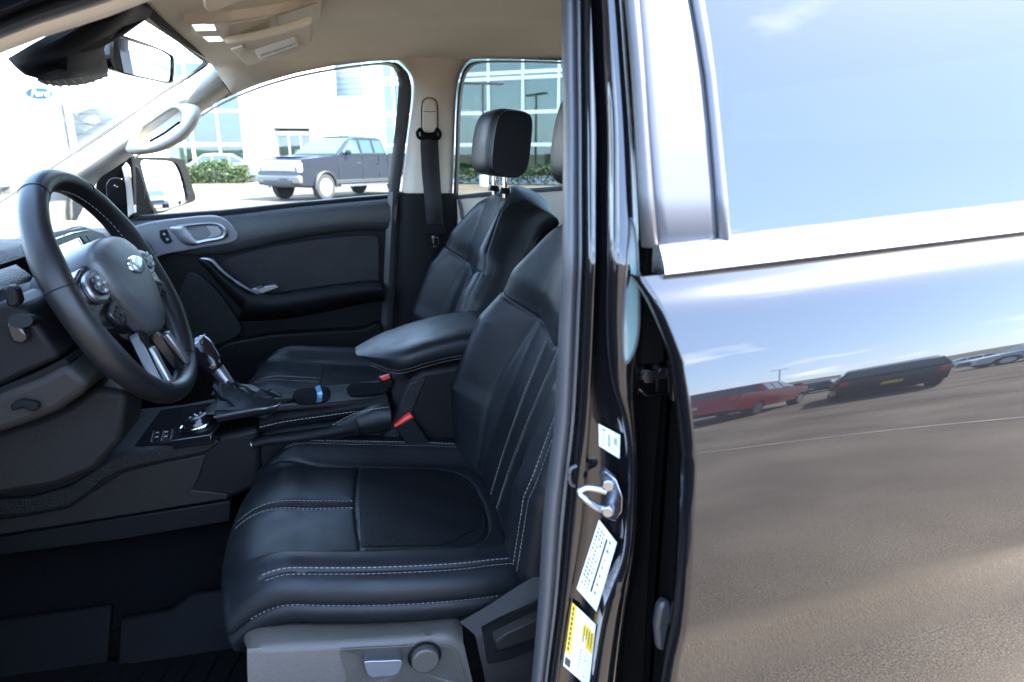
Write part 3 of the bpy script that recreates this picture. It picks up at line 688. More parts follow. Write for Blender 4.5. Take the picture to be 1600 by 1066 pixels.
# ---- far centre pillar: trim, belt guide, webbing
cp = empty('far_centre_pillar', parent=T, label='cream upper and charcoal lower trim of the far centre pillar')
yy = [88, 100, 120, 150, 200, 250, 306]
lf = [612, 628, 643, 645, 639, 633, 626]; rg = [742, 728, 718, 713, 711, 709, 707]
rows = []
for y, l, r in zip(yy, lf, rg):
    rows.append([FP(l+(r-l)*t, y, d) for t, d in [(0, .035), (.02, .01), (.10, -.010), (.25, -.020), (.5, -.023), (.75, -.020), (.90, -.008), (.98, .012), (1, .04)]])
grid('upper_trim', [list(r) for r in zip(*[cr(c, 20) for c in zip(*rows)])], CREAM, cp, angle=80)
rows = []
for y, l, r in zip([302, 340, 400, 480, 560, 640], [622, 620, 618, 612, 606, 600], [716, 718, 716, 712, 706, 700]):
    rows.append([U(l+(r-l)*t, y, y=d) for t, d in [(0, 1.73), (.04, 1.695), (.25, 1.682), (.6, 1.68), (.9, 1.69), (1, 1.74)]])
grid('lower_trim', rows, PLASTIC, cp, angle=80)
grid('door_edge', [[U(x, y, y=d) for x, d in [(606-(y-300)*.05, 1.70), (614-(y-300)*.05, 1.685), (624-(y-300)*.05, 1.70), (632-(y-300)*.05, 1.74)]] for y in (300, 400, 500, 640)], RUBBER, cp)
prism('belt_adjuster', [FP(x, y, -.032) for x, y in cr([(661, 172), (664, 158), (672, 156), (680, 160), (681, 180), (680, 207), (671, 209), (662, 207)], 30, True)], (0, .03, 0), CREAM, cp, bevel=.003, seg=3)
tube('adjuster_joint', [FP(x, y, -.034) for x, y in [(661.5, 174), (671, 175), (680.5, 174)]], .0009, DARK, cp, n=5)
tube('adjuster_slot', [FP(x, y, -.025) for x, y in cr([(659, 200), (659, 165), (664, 155), (672, 153), (681, 157), (684, 170), (684, 205)], 24)], .0016, DARK, cp, n=6)
tube('belt_ring', [FP(x, y, -.042) for x, y in cr([(657, 202), (652, 208), (656, 216), (671, 214), (684, 217), (688, 209), (683, 202), (680, 208), (671, 210), (661, 208)], 40, True)], .0055, PLASTIC, cp, n=8, closed=True)
bl = [(208, 657, 684), (230, 657, 685), (270, 659, 687), (310, 663, 690), (355, 667, 694)]
grid('belt_webbing', [[FP(l, y, -.036), FP((l+r)/2, y, -.039), FP(r, y, -.034)] if y < 310 else [U(l, y, y=1.672), U((l+r)/2, y, y=1.669), U(r, y, y=1.674)] for y, l, r in bl], WEB, cp, solid=.0015, label='black seat belt webbing')
prism('belt_tongue', px([(662, 352), (690, 350), (698, 356), (697, 366), (680, 370), (662, 366)], y=1.66), (0, .012, 0), PLASTIC, cp, bevel=.003)
ringframe('tongue_plate', px([(675, 369), (686, 369), (686, 386), (676, 387)], y=1.664), px([(678, 373), (684, 373), (684, 383), (679, 384)], y=1.664), (0, .002, 0), CHROME, cp)
# ---- far rear door
rd = empty('far_rear_door', parent=T, label='far rear door with its tinted window and beige sill')
ro = cr([(708, 308), (711, 250), (713, 180), (718, 130), (728, 104), (748, 96), (800, 95), (880, 97), (1000, 100)], 50)
ri = cr([(716, 306), (718, 250), (720, 180), (725, 130), (735, 108), (752, 99.5), (800, 98), (880, 100), (1000, 103)], 50)
grid('window_frame', [[FP(a[0], a[1], -.002), FP((a[0]+b[0])/2, (a[1]+b[1])/2, -.008), FP(b[0], b[1], .01), FP(b[0], b[1], .05)] for a, b in zip(ro, ri)], RUBBER, rd, angle=60)
obj('window_glass', [FP(x, y, .05) for x, y in [(712, 310), (712, 95), (800, 90), (1100, 90), (1100, 300), (900, 300)]], [tuple(range(6))], REARG, rd, smooth=False)
sill_t = [(706, 306), (760, 300), (830, 294), (900, 289), (1010, 282)]; sill_b = [(706, 312), (760, 307), (830, 301), (900, 296), (1010, 289)]
grid('sill_pad', [[U(a[0], a[1], y=1.76), U(a[0], a[1]+1, y=1.73), U(b[0], b[1], y=1.715), U(b[0], b[1]+1, y=1.73)] for a, b in zip(sill_t, sill_b)], PLASTIC2, rd, angle=80)
prism('trim_panel', px([(706, 311), (760, 306), (830, 300), (1010, 288), (1010, 470), (706, 470)], y=1.725), (0, .05, 0), CREAM, rd)
tube('seat_belt_edge', px(cr([(717, 312), (721, 330), (722, 350), (715, 372)], 16), y=1.70), .006, RUBBER, rd, n=8)
# ---- closing faces of the cabin (lower outer sides, floor, rear wall)
prism('far_body_side', [(-.95, 1.80, .40), (2.9, 1.80, .40), (2.9, 1.80, 1.22), (-.95, 1.80, 1.18)], (0, .05, 0), PAINT, T, bevel=.03)
prism('cab_back', [(1.28, .12, .5), (1.28, 1.74, .5), (1.28, 1.74, 1.30), (1.28, .12, 1.30)], (.04, 0, 0), PLASTIC, T)
prism('cab_back_top', [(1.28, .16, 1.62), (1.28, 1.70, 1.62), (1.28, 1.66, 1.74), (1.28, .2, 1.74)], (.04, 0, 0), CREAM, T)
obj('rear_window', [(1.29, .14, 1.30), (1.29, 1.72, 1.30), (1.29, 1.70, 1.62), (1.29, .16, 1.62)], [(0, 1, 2, 3)], REARG, T, smooth=False)

# ---- the rest of the truck, outside the picture: nose, open front door, cargo bed
prism('hood', [(-2.35, .12, 1.02), (-1.75, .12, 1.12), (-1.02, .12, 1.175), (-1.02, .12, 1.10), (-2.35, .12, .92)], (0, 1.62, 0), PAINT, T, bevel=.03, seg=3)
def arch(x0, x1, z0, z1, wc, r=.44, n=14):
    return [(x0, z1), (x0, z0)] + [(wc-r*math.cos(a), max(z0, .40+r*math.sin(a))) for a in np.linspace(.1, math.pi-.1, n)] + [(x1, z0), (x1, z1)]
for y0, sg_ in ((.0, 1), (1.86, -1)):
    prism('front_fender', [(x, y0, z) for x, z in arch(-2.40, -.97, .50, 1.10, -1.72)], (0, .13*sg_, 0), PAINT, T, bevel=.02, seg=3)
    prism('cargo_bed_side', [(x, y0, z) for x, z in arch(1.33, 2.95, .50, 1.22, 1.56+.02)], (0, .10*sg_, 0), PAINT, T, bevel=.02, seg=3)
    for wxx in (-1.72, 1.58):
        wo = cyl('wheel', (wxx, y0+.03*sg_, .39), (wxx, y0+.27*sg_, .39), .385, M('truck_tyre', (.02, .02, .02), .8), T, n=32, bevel=.03)
        cyl('rim', (wxx, y0+.02*sg_, .39), (wxx, y0+.05*sg_, .39), .24, SILVER, wo, n=28)
prism('cargo_bed_floor', [(1.33, .1, .72), (2.95, .1, .72), (2.95, 1.76, .72), (1.33, 1.76, .72)], (0, 0, .03), PLBLACK, T)
prism('tailgate', [(2.90, .08, .60), (2.90, 1.78, .60), (2.90, 1.78, 1.22), (2.90, .08, 1.22)], (.06, 0, 0), PAINT, T, bevel=.01)
prism('front_fascia', [(-2.46, .05, .50), (-2.46, 1.81, .50), (-2.40, 1.81, 1.06), (-2.40, .05, 1.06)], (.10, 0, 0), PLASTIC, T, bevel=.04, seg=3)
prism('firewall', [(-1.02, .10, .45), (-1.02, 1.76, .45), (-1.02, 1.76, 1.16), (-1.02, .10, 1.16)], (-.04, 0, 0), DARK, T)
prism('dashboard_end', [(-1.0, .125, .70), (-.70, .125, .78), (-.585, .125, 1.02), (-.61, .125, 1.17), (-.74, .125, 1.205), (-1.0, .125, 1.165)], (0, .04, 0), PLASTIC, T, bevel=.006)
p_ = U(-255, 150, y=.17)
prism('near_pillar_foot', [p_+Vector((0, 0, -.035)), p_+Vector((0, 0, .045)), Vector((-1.06, .10, 1.19)), Vector((-1.02, .10, 1.08))], (0, .09, 0), PAINT, T, bevel=.012)
prism('near_roof_corner', [p_+Vector((0, 0, .002)), p_+Vector((0, 0, .045)), Vector((-.28, .135, 1.66)), Vector((-.28, .135, 1.615))], (0, .05, 0), PAINT, T, bevel=.008)
od = empty('front_door', parent=T, label='open front door on the near side')
hx_ = Vector((-.955, .0, 0)); dr = Vector((-.34, -.94, 0)).normalized(); dn = Vector((.94, -.34, 0)).normalized()
def dpt(u, z, d=0): return hx_+dr*u+dn*d+Vector((0, 0, z))
prism('door_shell', [dpt(0, .48), dpt(1.08, .48), dpt(1.10, 1.32), dpt(.10, 1.26), dpt(0, 1.10)], dn*-.07, PAINT, od, bevel=.02, seg=3)
prism('door_trim', [dpt(.04, .54, .002), dpt(1.03, .54, .002), dpt(1.05, 1.30, .002), dpt(.12, 1.24, .002), dpt(.04, 1.08, .002)], dn*.045, PLASTIC, od, bevel=.015, seg=3)
prism('door_armrest', [dpt(.30, .93, .045), dpt(.98, .95, .045), dpt(.98, 1.02, .045), dpt(.30, 1.0, .045)], dn*.06, SOFT, od, bevel=.02, seg=3)
tube('window_frame', [dpt(.10, 1.27, -.03), dpt(.62, 1.62, -.03), dpt(.80, 1.68, -.03), dpt(1.04, 1.68, -.03), dpt(1.08, 1.32, -.03)], .022, RUBBER, od, n=8)
obj('window_glass', [dpt(.12, 1.26, -.03), dpt(.62, 1.60, -.03), dpt(.80, 1.66, -.03), dpt(1.03, 1.66, -.03), dpt(1.07, 1.32, -.03)], [(0, 1, 2, 3, 4)], GLASS, od, smooth=False)
# ------------------------------------------------------------------ seats
def polydist(A, B, line):
    d = np.full(A.shape, 9.0)
    for (x0, y0), (x1, y1) in zip(line, line[1:]):
        vx, vy = x1-x0, y1-y0; l2 = vx*vx+vy*vy+1e-12
        t = np.clip(((A-x0)*vx+(B-y0)*vy)/l2, 0, 1)
        d = np.minimum(d, np.hypot(A-(x0+t*vx), B-(y0+t*vy)))
    return d
class Pad:
    """a stuffed panel: fn(a, b) -> arrays x, y, z; seams pressed in along the local normal axis nd"""
    def __init__(s, fn, sa, sb, nd, seams, puff=.0022): s.fn, s.sa, s.sb, s.nd, s.seams, s.puff = fn, sa, sb, np.array(nd, float), seams, puff
    def ev(s, a, b):
        a = np.asarray(a, float); b = np.asarray(b, float); P = np.stack(s.fn(a, b), -1)
        h = np.zeros(a.shape)
        if s.seams:
            dm = np.full(a.shape, 9.0)
            for ln in s.seams: dm = np.minimum(dm, polydist(a*s.sa, b*s.sb, [(p*s.sa, q*s.sb) for p, q in ln]))
            h = s.puff*(1-np.exp(-dm/.018)) - .0035*np.exp(-(dm/.0028)**2)
        return P + h[..., None]*s.nd
    def mesh(s, na, nb, skirt):
        a, b = np.meshgrid(np.linspace(-1, 1, na), np.linspace(-1, 1, nb), indexing='ij'); P = s.ev(a, b)
        V = [Vector(p) for p in P.reshape(-1, 3)]; F = [(i*nb+j, i*nb+j+1, (i+1)*nb+j+1, (i+1)*nb+j) for i in range(na-1) for j in range(nb-1)]
        idx = [j for j in range(nb)] + [i*nb+nb-1 for i in range(1, na)] + [(na-1)*nb+j for j in range(nb-2, -1, -1)] + [i*nb for i in range(na-2, 0, -1)]
        n = len(idx); nd = Vector(s.nd); ring = [V[i] for i in idx]; cen = sum(ring, Vector())/n
        outs = []
        for k in range(n):
            t = ring[(k+3) % n]-ring[k-3]; o = t.cross(nd); o.normalize()
            if o.dot(ring[k]-cen) < 0: o = -o
            outs.append(o)
        prev = idx
        for (off, drop) in skirt:
            base = len(V); V += [ring[k]+outs[k]*off+nd*drop for k in range(n)]; cur = list(range(base, base+n))
            F += [(prev[k], prev[(k+1) % n], cur[(k+1) % n], cur[k]) for k in range(n)]; prev = cur
        V.append(sum([V[i] for i in prev], Vector())/n); c = len(V)-1
        F += [(prev[k], prev[(k+1) % n], c) for k in range(n)]
        return V, F
    def line(s, pts, n=90):
        q = cr(pts, n); P = s.ev([p[0] for p in q], [p[1] for p in q]); return [Vector(p) for p in P]
def dup2(pts, off):  # a parallel seam line, offset in b
    return [(a, b+off) for a, b in pts]
def fill(pts, n=40): return cr(pts, n)

def make_seat(name, yc, dxs, label, near, dxb):
    S = empty(name, parent=T, label=label)
    hx, hy, xc = .270, .262, .036+dxs; K = .42
    def cush(a, b):
        x = xc + hx*a*np.sqrt(1-K*b*b/2); y = yc + hy*b*np.sqrt(1-K*a*a/2)
        z = .846 - .115*(x-dxs)
        bo = ss(np.abs(b), .60, .82); z = z - .034*(1-bo)*(1-.55*ss(-a, .55, 1.0))
        z = z - .060*np.clip((-a-.60)/.40, 0, 1)**2 - .014*np.clip((np.abs(b)-.84)/.16, 0, 1)**2 - .075*np.clip((a-.66)/.34, 0, 1)**2
        z = z - .004*ss(np.abs(b), 0, .45)*0 + .0012*np.sin(a*9+b*4)*np.sin(b*11)*(1-bo)
        return x, y, z
    inner = fill([(-.86, -.72), (-.5, -.62), (0, -.58), (.4, -.56), (.58, -.42), (.62, 0), (.58, .42), (.4, .56), (0, .58), (-.5, .62), (-.86, .72)], 60)
    cross = fill([(-.22, -.60), (-.24, 0), (-.22, .60)], 14)
    st1 = fill([(-.99, .045), (-.6, .045), (-.235, .045)], 12); st2 = fill([(-.99, -.045), (-.6, -.045), (-.235, -.045)], 12)
    rim = fill([(-.80, .82), (-.4, .79), (0, .78), (.5, .78), (.78, .76), (.93, .55), (.95, 0), (.93, -.6), (.82, -.90), (.5, -.935), (0, -.94), (-.4, -.945), (-.80, -.955)], 80)
    P = Pad(cush, hx, hy, (0, 0, 1), [inner, cross, st1, st2, rim])
    sk = [(.005, -.004), (.009, -.014), (.010, -.025), (.008, -.034), (.0035, -.038), (.0075, -.042), (.007, -.054), (.001, -.068), (-.02, -.085)]
    V, F = P.mesh(210, 240, sk)
    c = obj('cushion', V, F, LEATHER, S, angle=75)
    # perforated centre: same surface, lifted a hair
    def region(pd, na, nb, afn, bfn, mat, nm, lift=.0012):
        A = np.zeros((na, nb)); B = np.zeros((na, nb))
        for i in range(na):
            for j in range(nb):
                A[i, j], B[i, j] = afn(i/(na-1), j/(nb-1)), bfn(i/(na-1), j/(nb-1))
        Q = pd.ev(A, B)+lift*pd.nd
        return grid(nm, [[Vector(Q[i, j]) for j in range(nb)] for i in range(na)], mat, S, angle=80)
    region(P, 50, 60, lambda u, v: -.215+.80*u*(1-.14*abs(2*v-1)**4), lambda u, v: (2*v-1)*(.535-.13*ss(u, .75, 1)), LEATHER_PERF, 'perforated_panel')
    region(P, 40, 8, lambda u, v: -.985+.74*u, lambda u, v: -.030+.06*v, LEATHER_PERF, 'stripe_panel', .0008)
    up = lambda i: (0, 0, 1)
    ls = []
    for b in (.060, .034, -.034, -.060): ls.append(stitches('s', P.line([(-.985, b), (-.6, b), (-.245, b)]), up, THREAD, S))
    for o in (.022, -.018):
        ls.append(stitches('s', P.line([(a*(1+o*.3 if abs(a) > .8 else 1), b*(1+o)) for a, b in rim], 200), up, THREAD, S))
    # lower single seam round the side
    rg = [(a, b) for a, b in [(-.9, -1), (-.5, -1), (0, -1), (.5, -1), (.95, -1)]]
    def sidept(a, b, off, drop):
        p = Vector(P.ev(np.array([a]), np.array([b]))[0]); return p+Vector((0, -off if b < 0 else off, drop))
    for sgn in (-1, 1):
        ls.append(stitches('s', [sidept(a, sgn, .0078, -.0350) for a in np.linspace(-.88, .95, 60)], lambda i, q=sgn: (0, q, .3), THREAD if near else THREAD, S, dash=.003, gap=.004))
    join_meshes('cushion_stitching', ls, S)
    # ---- backrest
    piv = np.array([.205+dxb, yc, .725]); tv = np.array([.342, 0, .940]); nv = np.array([-.940, 0, .342]); H = .654
    def back(a, b):
        h = (a+1)/2
        wd = np.interp(h, [0, .12, .35, .55, .72, .86, 1], [.235, .262, .272, .262, .236, .206, .185])
        kk = .35*ss(h, .45, 1)+.12
        u = H*(.5+.5*a*np.sqrt(1-kk*b*b/2)); y = wd*b*np.sqrt(1-(.50*ss(a, .1, 1))*a*a/2)
        bo = ss(np.abs(b), .40, .80)
        fb = np.interp(h, [0, .1, .3, .55, .70, .85, 1], [.0, .050, .100, .092, .056, .026, .0])*np.where(b < 0, .62, 1.0)
        d = fb*bo - .016*np.clip((np.abs(b)-.84)/.16, 0, 1)**2 - .034*np.clip((h-.90)/.10, 0, 1)**2 - .03*np.clip((.10-h)/.10, 0, 1)**2
        yk = .665 - .075*(1-np.abs(b))          # yoke edge
        d = d + .017*ss(h, yk-.008, yk+.10)*(1-.3*ss(h, .85, 1))
        d = d + .010*np.sin(np.pi*np.clip(h/.66, 0, 1))*(1-bo)
        return piv[0]+tv[0]*u+nv[0]*d, yc+y, piv[2]+tv[2]*u+nv[2]*d
    def H2(h): return 2*h-1
    innl = [fill([(H2(.04), s*.50), (H2(.15), s*.52), (H2(.4), s*.53), (H2(.63), s*.47)], 30) for s in (-1, 1)]
    riml = [fill([(H2(.05), s*.93), (H2(.3), s*.94), (H2(.5), s*.935), (H2(.66), s*.92)], 30) for s in (-1, 1)]
    yk = fill([(H2(.665-.075*(1-abs(b))), b) for b in np.linspace(-.97, .97, 13)], 50)
    yk2 = fill([(H2(.665), -.96), (H2(.80), -.93), (H2(.92), -.84), (H2(.965), -.6), (H2(.975), 0), (H2(.965), .6), (H2(.92), .84), (H2(.80), .93), (H2(.665), .96)], 60)
    stl = [fill([(H2(.03), s*.10), (H2(.3), s*.115), (H2(.60), s*.15)], 20) for s in (-1, 1)]
    BP = Pad(back, H/2, .262, nv, innl+riml+stl+[yk, yk2], .002)
    V, F = BP.mesh(190, 150, [(.006, -.006), (.010, -.020), (.010, -.045), (.006, -.070), (.000, -.088), (-.015, -.100), (-.05, -.106)])
    obj('backrest', V, F, LEATHER, S, angle=75)
    region(BP, 50, 8, lambda u, v: H2(.03+.56*u), lambda u, v: (2*v-1)*(.095+.05*u), LEATHER_PERF, 'back_stripe_panel', .0008)
    nb = lambda i: nv
    ls = []
    for s in (-1, 1):
        for o in (-.016, .016): ls.append(stitches('s', BP.line([(H2(.03), s*.10+o), (H2(.3), s*.115+o), (H2(.595), s*.15+o)]), nb, THREAD, S))
        for o in (.02, -.02): ls.append(stitches('s', BP.line([(a, b*(1+o)) for a, b in riml[0 if s < 0 else 1]]), nb, THREAD, S))
    ls.append(stitches('s', BP.line([(a*.985-.003, b*.97) for a, b in yk2], 160), nb, THREAD, S, dash=.004, gap=.003))
    join_meshes('back_stitching', ls, S)
    # ---- head restraint
    hc = Vector(tuple(piv+tv*(H+.095)+nv*.046)); tvv = Vector(tuple(tv)); nvv = Vector(tuple(nv)); tq = Vector((.11, 0, .99)).normalized(); nq = Vector((-.99, 0, .11)).normalized()
    secs = []
    for i in range(25):
        s = -1+2*i/24; e = (1-abs(s)**6.0)**(1/4.5) if abs(s) < 1 else 0
        e = max(e, .80)
        sec = []
        for j in range(48):
            t = 2*math.pi*j/48; ct, st_ = math.cos(t), math.sin(t)
            p = abs(ct)**.48*(1 if ct > 0 else -1); q = abs(st_)**.48*(1 if st_ > 0 else -1)
            tn = .060 - .004*(q > 0)*q                        # thinner at the top
            sec.append(hc + nq*(p*tn*e + .010*(1-s*s) - .006*max(0, q)**2) + tq*(q*.085*(e*.35+.65)) + Vector((0, s*.132*(1-.05*q*q), 0)))
        secs.append(sec)
    hr = empty('head_restraint', parent=S)
    loft('pad', secs, LEATHER, S, angle=75).name = 'head_restraint_pad'
    bpy.data.objects.remove(hr)
    ls = []
    for s in (-1, 1):
        k = 3 if s < 0 else 21
        loop = [secs[k][j] for j in list(range(48))+[0]]
        ls.append(stitches('s', loop, lambda i, q=s: ((secs[k][i % 48]-hc)-Vector((0, (secs[k][i % 48]-hc).y, 0))).normalized(), THREAD, S, dash=.004, gap=.003, wd=.001, up=.0009))
    join_meshes('head_restraint_stitching', ls, S)
    for s in (-1, 1):
        a = hc+Vector((0, s*.072, 0))-tq*.06; b_ = Vector(tuple(piv+tv*(H-.036)+nv*.006))+Vector((0, s*.072, 0))
        cyl('head_restraint_post', b_, a, .0065, CHROME, S, n=16)
        g_ = b_+tq*.022; cyl('post_guide', g_-tq*.012, g_+tq*.004, .019, GLOSSBLK, S, n=20, r2=.013)
    return S, P, BP
drv, DPad, DB = make_seat('driver_seat', .57, 0.0, 'black leather driver seat nearest the open doorway with pale stitching', True, 0)
pas, PPad, PB = make_seat('passenger_seat', 1.30, -.085, 'black leather passenger seat beyond the centre console', False, -.02)
# driver seat base: side valance, power switches, recliner cover
vy = .285
V1 = [(380, 1002), (392, 986), (430, 976), (700, 962), (716, 966), (736, 984), (750, 1010), (770, 1080), (780, 1200), (392, 1200), (384, 1060)]
rows = []
o_top = cr([(381, 1000), (392, 988), (430, 981), (560, 976), (660, 970), (704, 966), (722, 972)], 30)
o_edge = cr([(386, 1014), (410, 1012), (460, 1010), (560, 1004), (650, 996), (700, 992), (724, 1004)], 30)
o_bot = cr([(390, 1200), (420, 1200), (470, 1200), (560, 1200), (650, 1200), (720, 1200), (770, 1200)], 30)
for t_, e_, b_ in zip(o_top, o_edge, o_bot):
    rows.append([U(t_[0], t_[1]-10, y=vy+.06), U(*t_, y=vy+.030), U(t_[0]*.3+e_[0]*.7, t_[1]*.3+e_[1]*.7, y=vy+.008), U(*e_, y=vy), U(e_[0]*.95+b_[0]*.05, e_[1]+10, y=vy-.004), U(*b_, y=vy-.004)])
grid('side_valance', rows, SEATPL, drv, angle=50)
rec_o = cr([(531, 1018), (545, 1014), (620, 1010), (690, 1008), (712, 1016), (722, 1040), (728, 1066), (720, 1076), (560, 1090), (540, 1050)], 40, True)
rec_i = [(630+(x-630)*.93, 1045+(y-1045)*.90) for x, y in rec_o]
loft('switch_recess', [[U(x, y, y=vy-.0065) for x, y in rec_o], [U(x, y, y=vy-.007) for x, y in [(630+(x-630)*.985, 1045+(y-1045)*.97) for x, y in rec_o]], [U(x, y, y=vy-.0045) for x, y in rec_i], [U(630+(x-630)*.02, 1045+(y-1045)*.02, y=vy-.0045) for x, y in rec_o]], SEATPL, drv, caps=False, angle=60)
prism('seat_switch', [U(x, y, y=vy-.026) for x, y in cr([(570, 1040), (572, 1034), (600, 1033), (626, 1032), (628, 1040), (620, 1054), (600, 1057), (578, 1058)], 28, True)], (0, .03, 0), SILVER, drv, bevel=.004, seg=3)
kc = U(665, 1035, y=vy-.02); cyl('lumbar_knob', kc+Vector((0, .03, 0)), kc, .020, SEATPL, drv, n=32, bevel=.003, seg=3)
rk = [kc+Vector((math.cos(a)*.0225, .012, math.sin(a)*.0225)) for a in np.linspace(0, 2*math.pi, 40, endpoint=False)]
tube('knob_ring', rk, .0018, DARK, drv, n=6, closed=True, up=(0, 1, 0))
# recliner cover rising behind the cushion
A = cr([(718, 972), (760, 948), (800, 922), (836, 900), (880, 874)], 20); B = cr([(742, 992), (772, 975), (806, 950), (838, 930), (882, 908)], 20); C = cr([(764, 1090), (790, 1090), (815, 1090), (840, 1090), (884, 1090)], 20)
grid('recliner_cover', [[U(a[0]-4, a[1]-12, y=.36), U(*a, y=.300), U(*b, y=.285), U(b[0]*.9+c[0]*.1, b[1]+8, y=.281), U(*c, y=.281)] for a, b, c in zip(A, B, C)], PLASTIC2, drv, angle=50)
ringframe('recliner_bezel', px([(754, 988), (800, 962), (846, 938), (846, 1010), (800, 1030), (762, 1038)], y=.276), px([(768, 988), (804, 970), (846, 950), (846, 1000), (800, 1014), (774, 1020)], y=.276), (0, .012, 0), PLASTIC, drv, bevel=.003)
prism('recliner_lever', px([(772, 1004), (790, 990), (846, 965), (846, 996), (800, 1012), (776, 1020)], y=.279), (0, .006, 0), PLASTIC2, drv, bevel=.003)
box('seat_frame', (.02, .57, .60), (.44, .44, .20), DARK, drv, bevel=.02)
box('seat_frame', (.0, 1.30, .62), (.44, .44, .20), DARK, pas, bevel=.02)
# rear bench, behind
rb = empty('rear_bench', parent=T)
prism('bench_back', [(1.02, .22, .75), (1.20, .22, 1.32), (1.27, .22, 1.32), (1.27, .22, .75)], (0, 1.42, 0), LEATHER, rb, bevel=.03, seg=4)
prism('bench_cushion', [(.66, .22, .72), (1.10, .22, .72), (1.10, .22, .86), (.66, .22, .88)], (0, 1.42, 0), LEATHER, rb, bevel=.03, seg=4)

# ------------------------------------------------------------------ steering wheel
sw = empty('steering_wheel', parent=T, label='black leather steering wheel with silver spoke trim and switches')
WC = Vector((-.355, .57, 1.222)); wu = Vector((-.385, 0, .923)).normalized(); wnm = Vector((.923, 0, .385)).normalized(); wl = Vector((0, 1, 0))
WPLN = (WC, wnm)
def wp(p, q, d=0): return WC + wl*p + wu*q + wnm*d
def wx(x, y, d=0): return U(x, y, pl=(WC+wnm*d, wnm))
RR = .1745
secs = []
for i in range(96):
    t = 2*math.pi*i/96; c = wp(RR*math.cos(t), RR*math.sin(t)); rad = wl*math.cos(t)+wu*math.sin(t)
    g = 1+.10*math.exp(-((math.cos(t)*1.0)**2-.85)**2/.02)
    secs.append([c + rad*(.0165*g*math.cos(a)) + wnm*(.0185*g*math.sin(a)) for a in np.linspace(0, 2*math.pi, 20, endpoint=False)])
secs.append(secs[0])
loft('rim', secs, LEATHER_WHEEL, sw, caps=False, angle=80)
for t in (R_(62), R_(118), R_(-62), R_(-118), R_(8), R_(172)):
    k = int(t/(2*math.pi)*96) % 96; tube('rim_seam', secs[k]+[], .0009, DARK, sw, n=5, closed=True)
ls = []
for i0, i1 in ((24, 48), (0, 24), (48, 72), (72, 95)):
    ls.append(stitches('s', [secs[i % 96][10] + (WC-secs[i % 96][10]).normalized()*.0006 for i in range(i0, i1)], lambda i: (WC-secs[i][10]), M('thread_grey', (.12, .12, .12), .7), sw, dash=.005, gap=.004, wd=.0018))
join_meshes('rim_stitching', ls, sw)
# airbag cover: domed shield
ab = [(-.085, .040), (-.075, .062), (-.04, .074), (0, .077), (.04, .074), (.075, .062), (.085, .040), (.078, -.005), (.05, -.05), (.025, -.075), (0, -.082), (-.025, -.075), (-.05, -.05), (-.078, -.005)]
ab = cr(ab, 64, True)
secs2 = [[wp(p*s, q*s, d) for p, q in ab] for s, d in [(1.0, -.02), (1.0, .012), (.985, .020), (.94, .026), (.80, .033), (.55, .038), (.25, .040), (.02, .0405)]]
loft('airbag_cover', secs2, M('airbag_plastic', (.030, .033, .036), .42, bump=(500, .3, .0006, 'v'), rvar=.05), sw, angle=70)
em = [wp(.028*math.cos(a), .022+.0125*math.sin(a), .0395) for a in np.linspace(0, 2*math.pi, 40, endpoint=False)]
loft('emblem', [em, [p+wnm*.004 for p in em], [wp(.025*math.cos(a), .022+.0105*math.sin(a), .0445) for a in np.linspace(0, 2*math.pi, 40, endpoint=False)]], M('emblem_enamel', (.55, .60, .66), .12, metal=.7, coat=.6), sw, angle=40)
tube('emblem_rim', em, .0022, CHROME, sw, n=8, closed=True, up=tuple(wnm))
# spokes
for s in (-1, 1):
    sp2 = [(s*.060, .052), (s*.11, .048), (s*.168, .030), (s*.170, -.022), (s*.12, -.040), (s*.06, -.040)]
    prism('spoke', [wp(p, q, -.010) for p, q in sp2], wnm*.022, GLOSSBLK, sw, bevel=.006, seg=3)
    pod = cr([(s*.088, .038), (s*.115, .040), (s*.140, .030), (s*.142, .006), (s*.112, -.004), (s*.09, .006)], 30, True)
    prism('switch_pod', [wp(p, q, .010) for p, q in pod], wnm*.010, SILVER, sw, bevel=.003)
    for q0 in (.022, -.002):
        pass
    prism('button_pad', [wp(s*p, q, .021) for p, q in cr([(.096, .030), (.118, .033), (.134, .024), (.132, .010), (.112, .004), (.098, .010)], 24, True)], wnm*.004, GLOSSBLK, sw, bevel=.0015)
    for p, q in ((.106, .020), (.124, .021), (.115, .010), (.115, .029)):
        box('button', wp(s*p, q, .0265), (.004, .010, .006), SILVER, sw, rot=Matrix((wnm, wl, wu)).transposed(), bevel=.001)
    prism('lower_button_pad', [wp(s*p, q, .012) for p, q in cr([(.085, -.008), (.110, -.010), (.128, -.018), (.122, -.040), (.10, -.044), (.082, -.030)], 24, True)], wnm*.008, GLOSSBLK, sw, bevel=.002)
    for p, q in ((.096, -.018), (.108, -.022), (.098, -.030), (.110, -.034), (.118, -.026)):
        box('button', wp(s*p, q, .021), (.004, .007, .006), PLASTIC2, sw, rot=Matrix((wnm, wl, wu)).transposed(), bevel=.001)
    low = [(s*.020, -.070), (s*.045, -.062), (s*.055, -.090), (s*.075, -.155), (s*.045, -.168), (s*.03, -.12)]
    prism('lower_spoke', [wp(p, q, -.012) for p, q in low], wnm*.020, GLOSSBLK, sw, bevel=.004)
    tri = [(s*.036, -.095), (s*.050, -.092), (s*.064, -.150), (s*.050, -.160)]
    prism('spoke_trim', [wp(p, q, .004) for p, q in tri], wnm*.010, SILVER, sw, bevel=.003)
cyl('hub', wp(0, 0, -.09), wp(0, 0, 0), .065, PLASTIC, sw, n=32, r2=.075)
